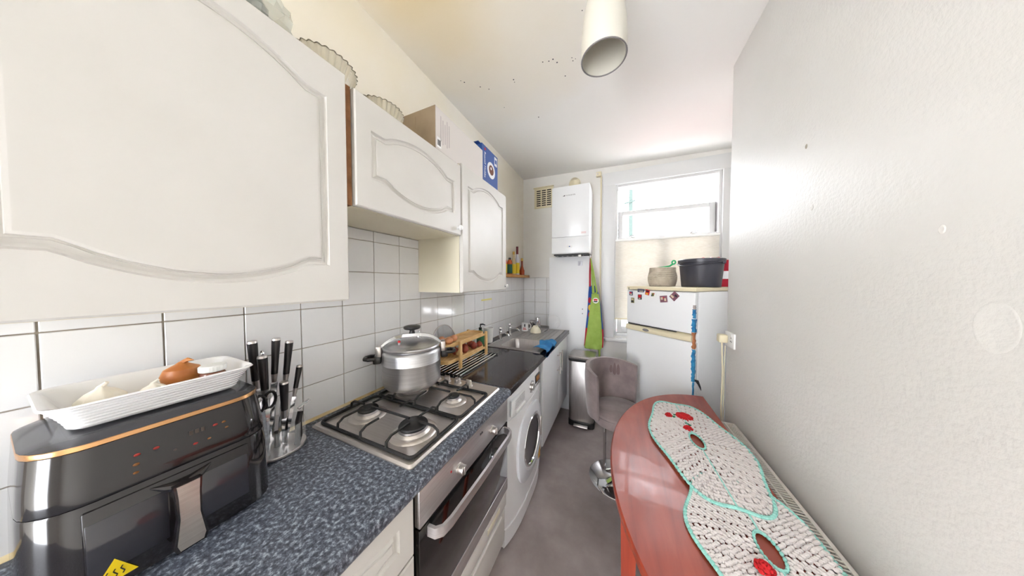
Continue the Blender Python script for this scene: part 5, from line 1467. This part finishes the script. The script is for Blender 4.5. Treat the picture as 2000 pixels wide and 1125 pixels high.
# ================================================================== radiator behind the table
def radiator():
    x0, x1, y0, y1, z1 = 1.618, 1.704, 0.45, 1.640, 0.700
    t = thing('radiator', 'white panel radiator with a slotted top grille beside the table', 'radiator', (1.67, 1.08, 0.10))
    obj('front_panel', MB().rbox(x0, x0 + 0.014, y0, y1, 0.10, z1 - 0.01, 0.005), RADW, t)
    obj('back_panel', MB().rbox(x1 - 0.014, x1, y0, y1, 0.10, z1 - 0.01, 0.005), RADW, t)
    obj('end_cover', MB().rbox(x0, x1, y1 - 0.004, y1 + 0.002, 0.10, z1, 0.001), RADW, t)
    obj('core', MB().box(x0 + 0.02, x1 - 0.02, y0 + 0.01, y1 - 0.01, 0.12, z1 - 0.06), GRILLED, t, False)
    g = obj('top_grille', MB().rbox(x0 - 0.001, x0 + 0.010, y0, y1, z1 - 0.012, z1, 0.002).rbox(x1 - 0.012, x1 + 0.001, y0, y1, z1 - 0.012, z1, 0.002).box((x0 + x1) / 2 - 0.003, (x0 + x1) / 2 + 0.003, y0, y1, z1 - 0.004, z1 - 0.0005), RADW, t)
    n = int((y1 - y0) / 0.0125)
    sl = MB().box(x0 + 0.009, x1 - 0.011, -0.0019, 0.0019, -0.003, 0.0).mesh('grille_bar', False); sl.materials.append(RADW)
    for i in range(n):
        o = bpy.data.objects.new('grille_bar', sl); COL.objects.link(o); o.parent = g; o.location = (0, y0 + 0.008 + i * 0.0125, z1 - 0.001)
    for y in (0.6, 1.5): obj('wall_bracket', MB().box(x1, XR - 0.0005, y - 0.02, y + 0.02, 0.2, 0.6), RADW, t, False)
    for y in (0.50, 1.68): obj('pipe', MB().cyl(((x0 + x1) / 2, y, 0.0), ((x0 + x1) / 2, y, 0.13), 0.008, None, 10), CHROME, t)
radiator()

# ================================================================== half-oval table and crochet runner
TX, TYC, TA, TB = 1.612, 1.075, 0.512, 0.752
def table():
    t = thing('table', 'red-brown varnished half-oval table against the radiator', 'table', (1.40, TYC, 0))
    N = 56
    def half(g, z):
        out = []
        for i in range(N + 1):
            a = PI / 2 + PI * i / N
            out.append((TX + (TA - g) * math.cos(a), TYC + (TB - g) * math.sin(a), z))
        return out
    obj('top', MB().loops([half(0.006, 0.724), half(0.0, 0.728), half(0.0, 0.744), half(0.005, 0.7495)]), TABLE, t, True, 40)
    def ap(g, z0, z1):
        o, i_ = half(g, z0), half(g + 0.02, z0)
        m = MB(); n = len(o)
        vs = o + i_ + [(x, y, z1) for x, y, _ in o] + [(x, y, z1) for x, y, _ in i_]
        fs = []
        for k in range(n - 1):
            fs += [(k, k + 1, 2 * n + k + 1, 2 * n + k), (n + k + 1, n + k, 3 * n + k, 3 * n + k + 1), (k + 1, k, n + k, n + k + 1), (2 * n + k, 2 * n + k + 1, 3 * n + k + 1, 3 * n + k)]
        fs += [(0, n, 3 * n, 2 * n), (n - 1, 3 * n - 1, 4 * n - 1, 2 * n - 1)]
        return m.add(vs, fs)
    obj('apron', ap(0.030, 0.650, 0.7235), TABLE, t, True, 40)
    obj('back_rail', MB().box(TX - 0.030, TX - 0.010, TYC - TB + 0.05, TYC + TB - 0.05, 0.650, 0.7235), TABLE, t, False)
    for x, y in ((1.165, 0.930), (1.172, 1.235), (1.585, TYC + TB - 0.085), (1.585, TYC - TB + 0.085)):
        rows = []
        for z, h in ((0.0, 0.016), (0.64, 0.026), (0.723, 0.026)):
            rows.append([(x - h, y - h, z), (x + h, y - h, z), (x + h, y + h, z), (x - h, y + h, z)])
        obj('leg', MB().loops(rows), TABLE, t, False)
table()
def runner():
    z = 0.7500
    t = thing('table_runner', 'white crochet table runner with mint edging and red roses', 'table runner', (1.47, 1.1, z))
    random.seed(11)
    yarn = MB(); mint = MB()
    stitch = MB().ball((0, 0, 0), 1.0, 6, 4)
    sv = [Vector(p) for p in stitch.v]; sf = stitch.f
    def blob(mb, p, d, l, w_, h):
        d = Vector((d[0], d[1], 0)).normalized(); s = Vector((-d.y, d.x, 0))
        mb.add([Vector(p) + d * (q.x * l) + s * (q.y * w_) + Vector((0, 0, q.z * h)) for q in sv], sf)
    # two overlapping oval medallions; boundary radius by angle
    meds = [((1.448, 1.278), 0.172, 0.352, 0.25, 0.012), ((1.495, 0.835), 0.172, 0.250, 0.10, 0.018)]
    for mi, ((cx, cy), rx, ry, lean, st) in enumerate(meds):
        h0 = 0.0058 + 0.006 * (1 - mi)
        hole = 0.028
        def pt(a, k):
            rr_ = hole + (1 - hole) * k
            sc = 1 + 0.05 * math.cos(6 * a) * k
            x = rx * math.cos(a) * sc; y = ry * math.sin(a) * sc
            hx = 0.016 * math.cos(a); hy = 0.040 * math.sin(a)
            X_ = hx + (x - hx) * k; Y_ = hy + (y - hy) * k
            return cx + X_ + lean * Y_ * -0.25, cy + Y_
        nr = 17 if mi == 0 else 20
        for r in range(1, nr):
            k = 0.06 + 0.94 * r / nr
            per = 2 * PI * math.sqrt((rx * rx + ry * ry) / 2) * k + 0.15
            n = int(per / (0.0124 if mi == 0 else 0.0108))
            for i in range(n):
                a = 2 * PI * (i + 0.5 * (r % 2)) / n
                x, y = pt(a, k)
                # every so often a gap between the puffs of a shell row
                if r % 2 == 0 and i % 3 == 0: continue
                x2, y2 = pt(a, k + 0.02)
                fold = 0.004 * math.exp(-((a - 2.6 - mi * 0.5) * 9) ** 2) * math.sin(k * PI)
                if x > 1.632: continue
                blob(yarn, (x + random.uniform(-.0008, .0008), y + random.uniform(-.0008, .0008), z + h0 + fold - max(0, x - TX - 0.014) * 1.1), (x2 - x + random.uniform(-.002, .002), y2 - y + random.uniform(-.002, .002)), (0.0112 if mi == 0 else 0.0078), (0.0064 if mi == 0 else 0.0060), 0.0046)
        for ring_k, cnt, w_ in ((1.0, 120, 0.0085), (0.05, 22, 0.006)):
            for i in range(cnt):
                a = 2 * PI * i / cnt
                x, y = pt(a, ring_k); x2, y2 = pt(a + 0.03, ring_k)
                x = min(x, 1.634)
                blob(mint, (x, y, z + h0 + 0.0005 - max(0, x - TX - 0.014) * 1.1), (x2 - x, y2 - y), w_ * 1.15, w_ * 0.75, 0.0048)
        # mint seam along the long axis
        for s in (1, -1):
            for i in range(34):
                k = 0.06 + 0.94 * i / 33
                x, y = pt(PI / 2 * s, k)
                blob(mint, (x, y, z + h0 + 0.003), (0.05, 1), 0.007, 0.003, 0.0025)
    y_ = obj('crochet', yarn, YARN, t); y_['kind'] = 'stuff'
    m_ = obj('edging', mint, TEAL, t); m_['kind'] = 'stuff'
    def rose(x, y, r, zz):
        m = MB()
        for ring, (rr_, n, up_) in enumerate(((r, 8, 0.004), (r * 0.68, 6, 0.009), (r * 0.36, 4, 0.013))):
            for i in range(n):
                a = 2 * PI * i / n + ring * 0.4
                m.ball((0, 0, 0), (r * 0.42, r * 0.30, 0.006), 8, 5, M=Matrix.Translation((x + rr_ * math.cos(a), y + rr_ * math.sin(a), zz + up_)) @ Matrix.Rotation(a + PI / 2, 4, 'Z') @ Matrix.Rotation(0.4, 4, 'X'))
        m.ball((x, y, zz + 0.014), (r * 0.25, r * 0.25, 0.006), 8, 5)
        return m
    zz = z + 0.010
    P = lambda px, py: at('z', zz, px, py)
    p = P(1336, 815); o = rose(p.x, p.y, 0.032, zz); obj('rose', o, REDY, t)
    p = P(1306, 813); obj('rosebud', rose(p.x, p.y, 0.014, zz), REDY, t)
    p = P(1344, 839); obj('rosebud', rose(p.x, p.y, 0.016, zz), REDY, t)
    p = P(1494, 1119); obj('rosebud', rose(p.x, p.y, 0.016, zz + 0.006), REDY, t)
    for px, py in ((1315, 815), (1341, 829), (1346, 832), (1318, 812)):
        p = P(px, py); obj('leaf', MB().ball((p.x, p.y, zz + 0.004), (0.011, 0.007, 0.004), 8, 5), GRNY, t)
runner()

# ================================================================== pendant lamp
def lamp():
    cx, cy, z = 1.066, 0.912, 2.245
    t = thing('pendant_lamp', 'frosted white glass pendant lampshade hanging from the ceiling', 'lamp', (cx, cy, z))
    outer = [(0.074, 0), (0.0755, 0.002), (0.0765, 0.05), (0.074, 0.10), (0.066, 0.16), (0.054, 0.22), (0.044, 0.27), (0.038, 0.31), (0.022, 0.318)]
    inner = [(r - 0.004, zz) for r, zz in reversed(outer)]
    sh = obj('shade', MB().lathe(outer + inner, (cx, cy, z), 48), FROST, t)
    obj('shade_rim', MB().tube([(cx + 0.074 * math.cos(a), cy + 0.074 * math.sin(a), z) for a in [2 * PI * i / 48 for i in range(48)]], 0.0022, 6, True), INK, sh)
    obj('bulb_holder', MB().cyl((cx, cy, z + 0.24), (cx, cy, z + 0.33), 0.018, None, 16), WPLASTIC, t)
    obj('bulb', MB().lathe([(0, 0.12), (0.02, 0.128), (0.028, 0.15), (0.026, 0.18), (0.014, 0.22), (0.013, 0.245)], (cx, cy, z), 20), WPLASTIC, t)
    obj('cord', MB().cyl((cx, cy, z + 0.32), (cx, cy, 2.712), 0.004, None, 8), WPLASTIC, t)
    obj('ceiling_rose', MB().lathe([(0.045, 0.03), (0.042, 0.01), (0.015, 0.0), (0, 0)], (cx, cy, 2.7025), 24), WPLASTIC, t)
lamp()

# ================================================================== things on the wall cabinets
def on_top():
    zt = 2.1185
    zm = 2.0985
    # two fluted glass dishes
    def fluted(x, y, r, h, z, lab):
        t = thing('glass_dish', lab, 'dish', (x, y, z), 'fluted glass dishes')
        wv = lambda a, rr_, q: 0.035 * math.cos(30 * a) if q > 0.006 else 0
        prof = [(0, 0), (r * 0.72, 0), (r * 0.76, 0.004), (r * 0.86, h * 0.5), (r, h), (r - 0.004, h), (r * 0.83, h * 0.5), (r * 0.73, 0.006), (0, 0.004)]
        obj('bowl', MB().lathe(prof, (x, y, z), 120, wave=wv), GLASS_T, t, True, 60)
        ring = [(x + r * (1 + 0.035 * math.cos(30 * a)) * math.cos(a), y + r * (1 + 0.035 * math.cos(30 * a)) * math.sin(a), z + h) for a in [2 * PI * i / 240 for i in range(240)]]
        obj('rim', MB().tube(ring, 0.0016, 5, True), GRIM, t)
        obj('base_ring', MB().tube([(x + r * 0.74 * math.cos(a), y + r * 0.74 * math.sin(a), z + 0.003) for a in [2 * PI * i / 48 for i in range(48)]], 0.0018, 5, True), GRIM, t)
    fluted(0.20, 0.498, 0.094, 0.074, zt + 0.0005, 'large fluted clear glass dish above the big wall cabinet')
    fluted(0.205, 0.702, 0.090, 0.072, zm + 0.001, 'smaller fluted clear glass dish above the short wall cabinet')
    # crumpled clear bag
    random.seed(5)
    m = MB().ball((0.245, 0.308, zt + 0.066), (0.062, 0.080, 0.066), 26, 16)
    vs = []
    for p in m.v:
        v = Vector(p); c = Vector((0.245, 0.308, zt + 0.066)); d = v - c
        q = c + d * (1 + 0.16 * math.sin(d.x * 110 + d.y * 60) * math.sin(d.z * 90 + d.y * 80) + random.uniform(-0.07, 0.07))
        q.z = max(q.z, zt + 0.0005); vs.append(tuple(q))
    m.v = vs
    t = thing('plastic_bag', 'crumpled clear plastic bag above the big wall cabinet', 'bag', (0.245, 0.308, zt))
    obj('film', m, mat('crinkled_clear_film', rgb(214, 216, 206), 0.12, alpha=0.45, coat=0.5), t, True, 15)
    obj('contents', MB().ball((0.24, 0.295, zt + 0.050), (0.045, 0.05, 0.048), 14, 10), mat('dark_contents', rgb(70, 74, 84), 0.5), t)
    # long white carton with a brown end
    b = thing('cardboard_box', 'long white carton with bare brown cardboard end above the cabinets', 'box', (0.2, 1.13, zt))
    y0, y1, xa, xb, z0, z1 = 0.930, 1.372, 0.075, 0.300, zt + 0.0005, zt + 0.205
    obj('carton', MB().box(xa, xb, y0, y1, z0, z1), BOXW, b, False)
    obj('end_flap', MB().box(xa, xb, y0 - 0.003, y0, z0, z1), CARD, b, False)
    obj('end_flap', MB().box(xa, xa + 0.10, y0 - 0.0055, y0 - 0.003, z0, z1 - 0.025), CARD, b, False)
    for i in range(5):
        obj('print_block', MB().box(xb, xb + 0.0004, y0 + 0.035 + i * 0.016, y0 + 0.042 + i * 0.016, z0 + 0.05 - 0.01 * (i % 2), z1 - 0.03 - 0.012 * (i % 3)), mat('faint_print', rgb(190, 182, 182), 0.6) if i == 0 else MATS['faint_print'], b, False)
    lb = obj('barcode_label', MB().box(xb, xb + 0.0004, y0 + 0.010, y0 + 0.040, z0 + 0.012, z0 + 0.062), WINK, b, False)
    for i in range(7):
        obj('barcode_bar', MB().box(xb + 0.0004, xb + 0.0008, y0 + 0.013 + i * 0.0035, y0 + 0.0148 + i * 0.0035, z0 + 0.022, z0 + 0.05), DINK, lb, False)
    # blue carton, standing
    q = thing('blue_box', 'blue appliance carton with a picture of a cup above the far cabinet', 'box', (0.22, 1.47, zt))
    y0, y1, xa, xb, z1 = 1.378, 1.600, 0.10, 0.292, zt + 0.262
    bb = obj('carton', MB().box(xa, xb, y0, y1, zt + 0.0005, z1), BOXB, q, False)
    obj('lid_flap', MB().box(xa + 0.02, xb - 0.01, y0 - 0.030, y0 + 0.001, z1 - 0.004, z1), BOXB, bb, False)
    F = facing_room(xb + 0.0002, 0, 0)
    text('brand_print', 'Russell Hobbs', 0.030, WINK, bb, facing_room(xb + 0.0004, y0 + 0.038, zt + 0.135) @ Matrix.Rotation(-PI / 2, 4, 'Z'), 0.0003)
    obj('brand_dot', MB().cyl((xb, y0 + 0.040, zt + 0.240), (xb + 0.0008, y0 + 0.040, zt + 0.240), 0.009, None, 14), RINK, bb)
    obj('cup_picture', MB().lathe([(0.056, 0.0), (0.055, 0.0008), (0, 0.001)], n=28, M=facing_room(xb, y0 + 0.125, zt + 0.130)), WINK, bb)
    obj('cup_picture', MB().lathe([(0.034, 0.001), (0.033, 0.0018), (0, 0.002)], n=24, M=facing_room(xb, y0 + 0.125, zt + 0.132)), BROWN, bb)
    obj('cup_picture', MB().lathe([(0.010, 0.002), (0.009, 0.0028), (0, 0.003)], n=16, M=facing_room(xb, y0 + 0.120, zt + 0.142)), WINK, bb)
    lbl = obj('corner_label', MB().box(xb, xb + 0.0008, y1 - 0.050, y1 - 0.012, z1 - 0.075, z1 - 0.012), WINK, bb, False)
    obj('label_print', MB().box(xb + 0.0008, xb + 0.0012, y1 - 0.044, y1 - 0.018, z1 - 0.058, z1 - 0.030), BOXB, lbl, False)
GLASS_T = mat('clear_pressed_glass', rgb(206, 198, 176), 0.06, alpha=0.5, coat=0.6)
GRIM = mat('dark_glass_edge', rgb(120, 112, 96), 0.1)
on_top()

# wall marks: filled holes in the plaster of the right wall
for k, (px, py, r, lab) in enumerate(((1575, 286, 0.006, 'small dark screw hole high on the right wall'), (1586, 405, 0.008, 'filled round hole in the right wall'), (1840, 448, 0.007, 'chipped plaster mark on the right wall'))):
    p = at('x', XR, px, py)
    o = tag(obj('wall_hole', MB().lathe([(r, 0), (r * 0.7, 0.0012), (0, 0.0004)], n=12, M=frame((XR - 0.0001, p.y, p.z), (0, -1, 0), (0, 0, 1)) @ Matrix.Scale(1.4, 4, (0, 1, 0))), GROUT if k == 0 else W_PAINT), lab, 'hole')
p = at('x', XR, 1945, 640)
tag(obj('plaster_patch', MB().lathe([(0.030, 0), (0.028, 0.0005), (0.026, 0.0002), (0, 0.0005)], n=24, M=frame((XR - 0.0001, p.y, p.z), (0, -1, 0), (0, 0, 1)) @ Matrix.Scale(1.5, 4, (0, 1, 0))), R_PAINT), 'round filled plaster patch on the right wall', 'patch')
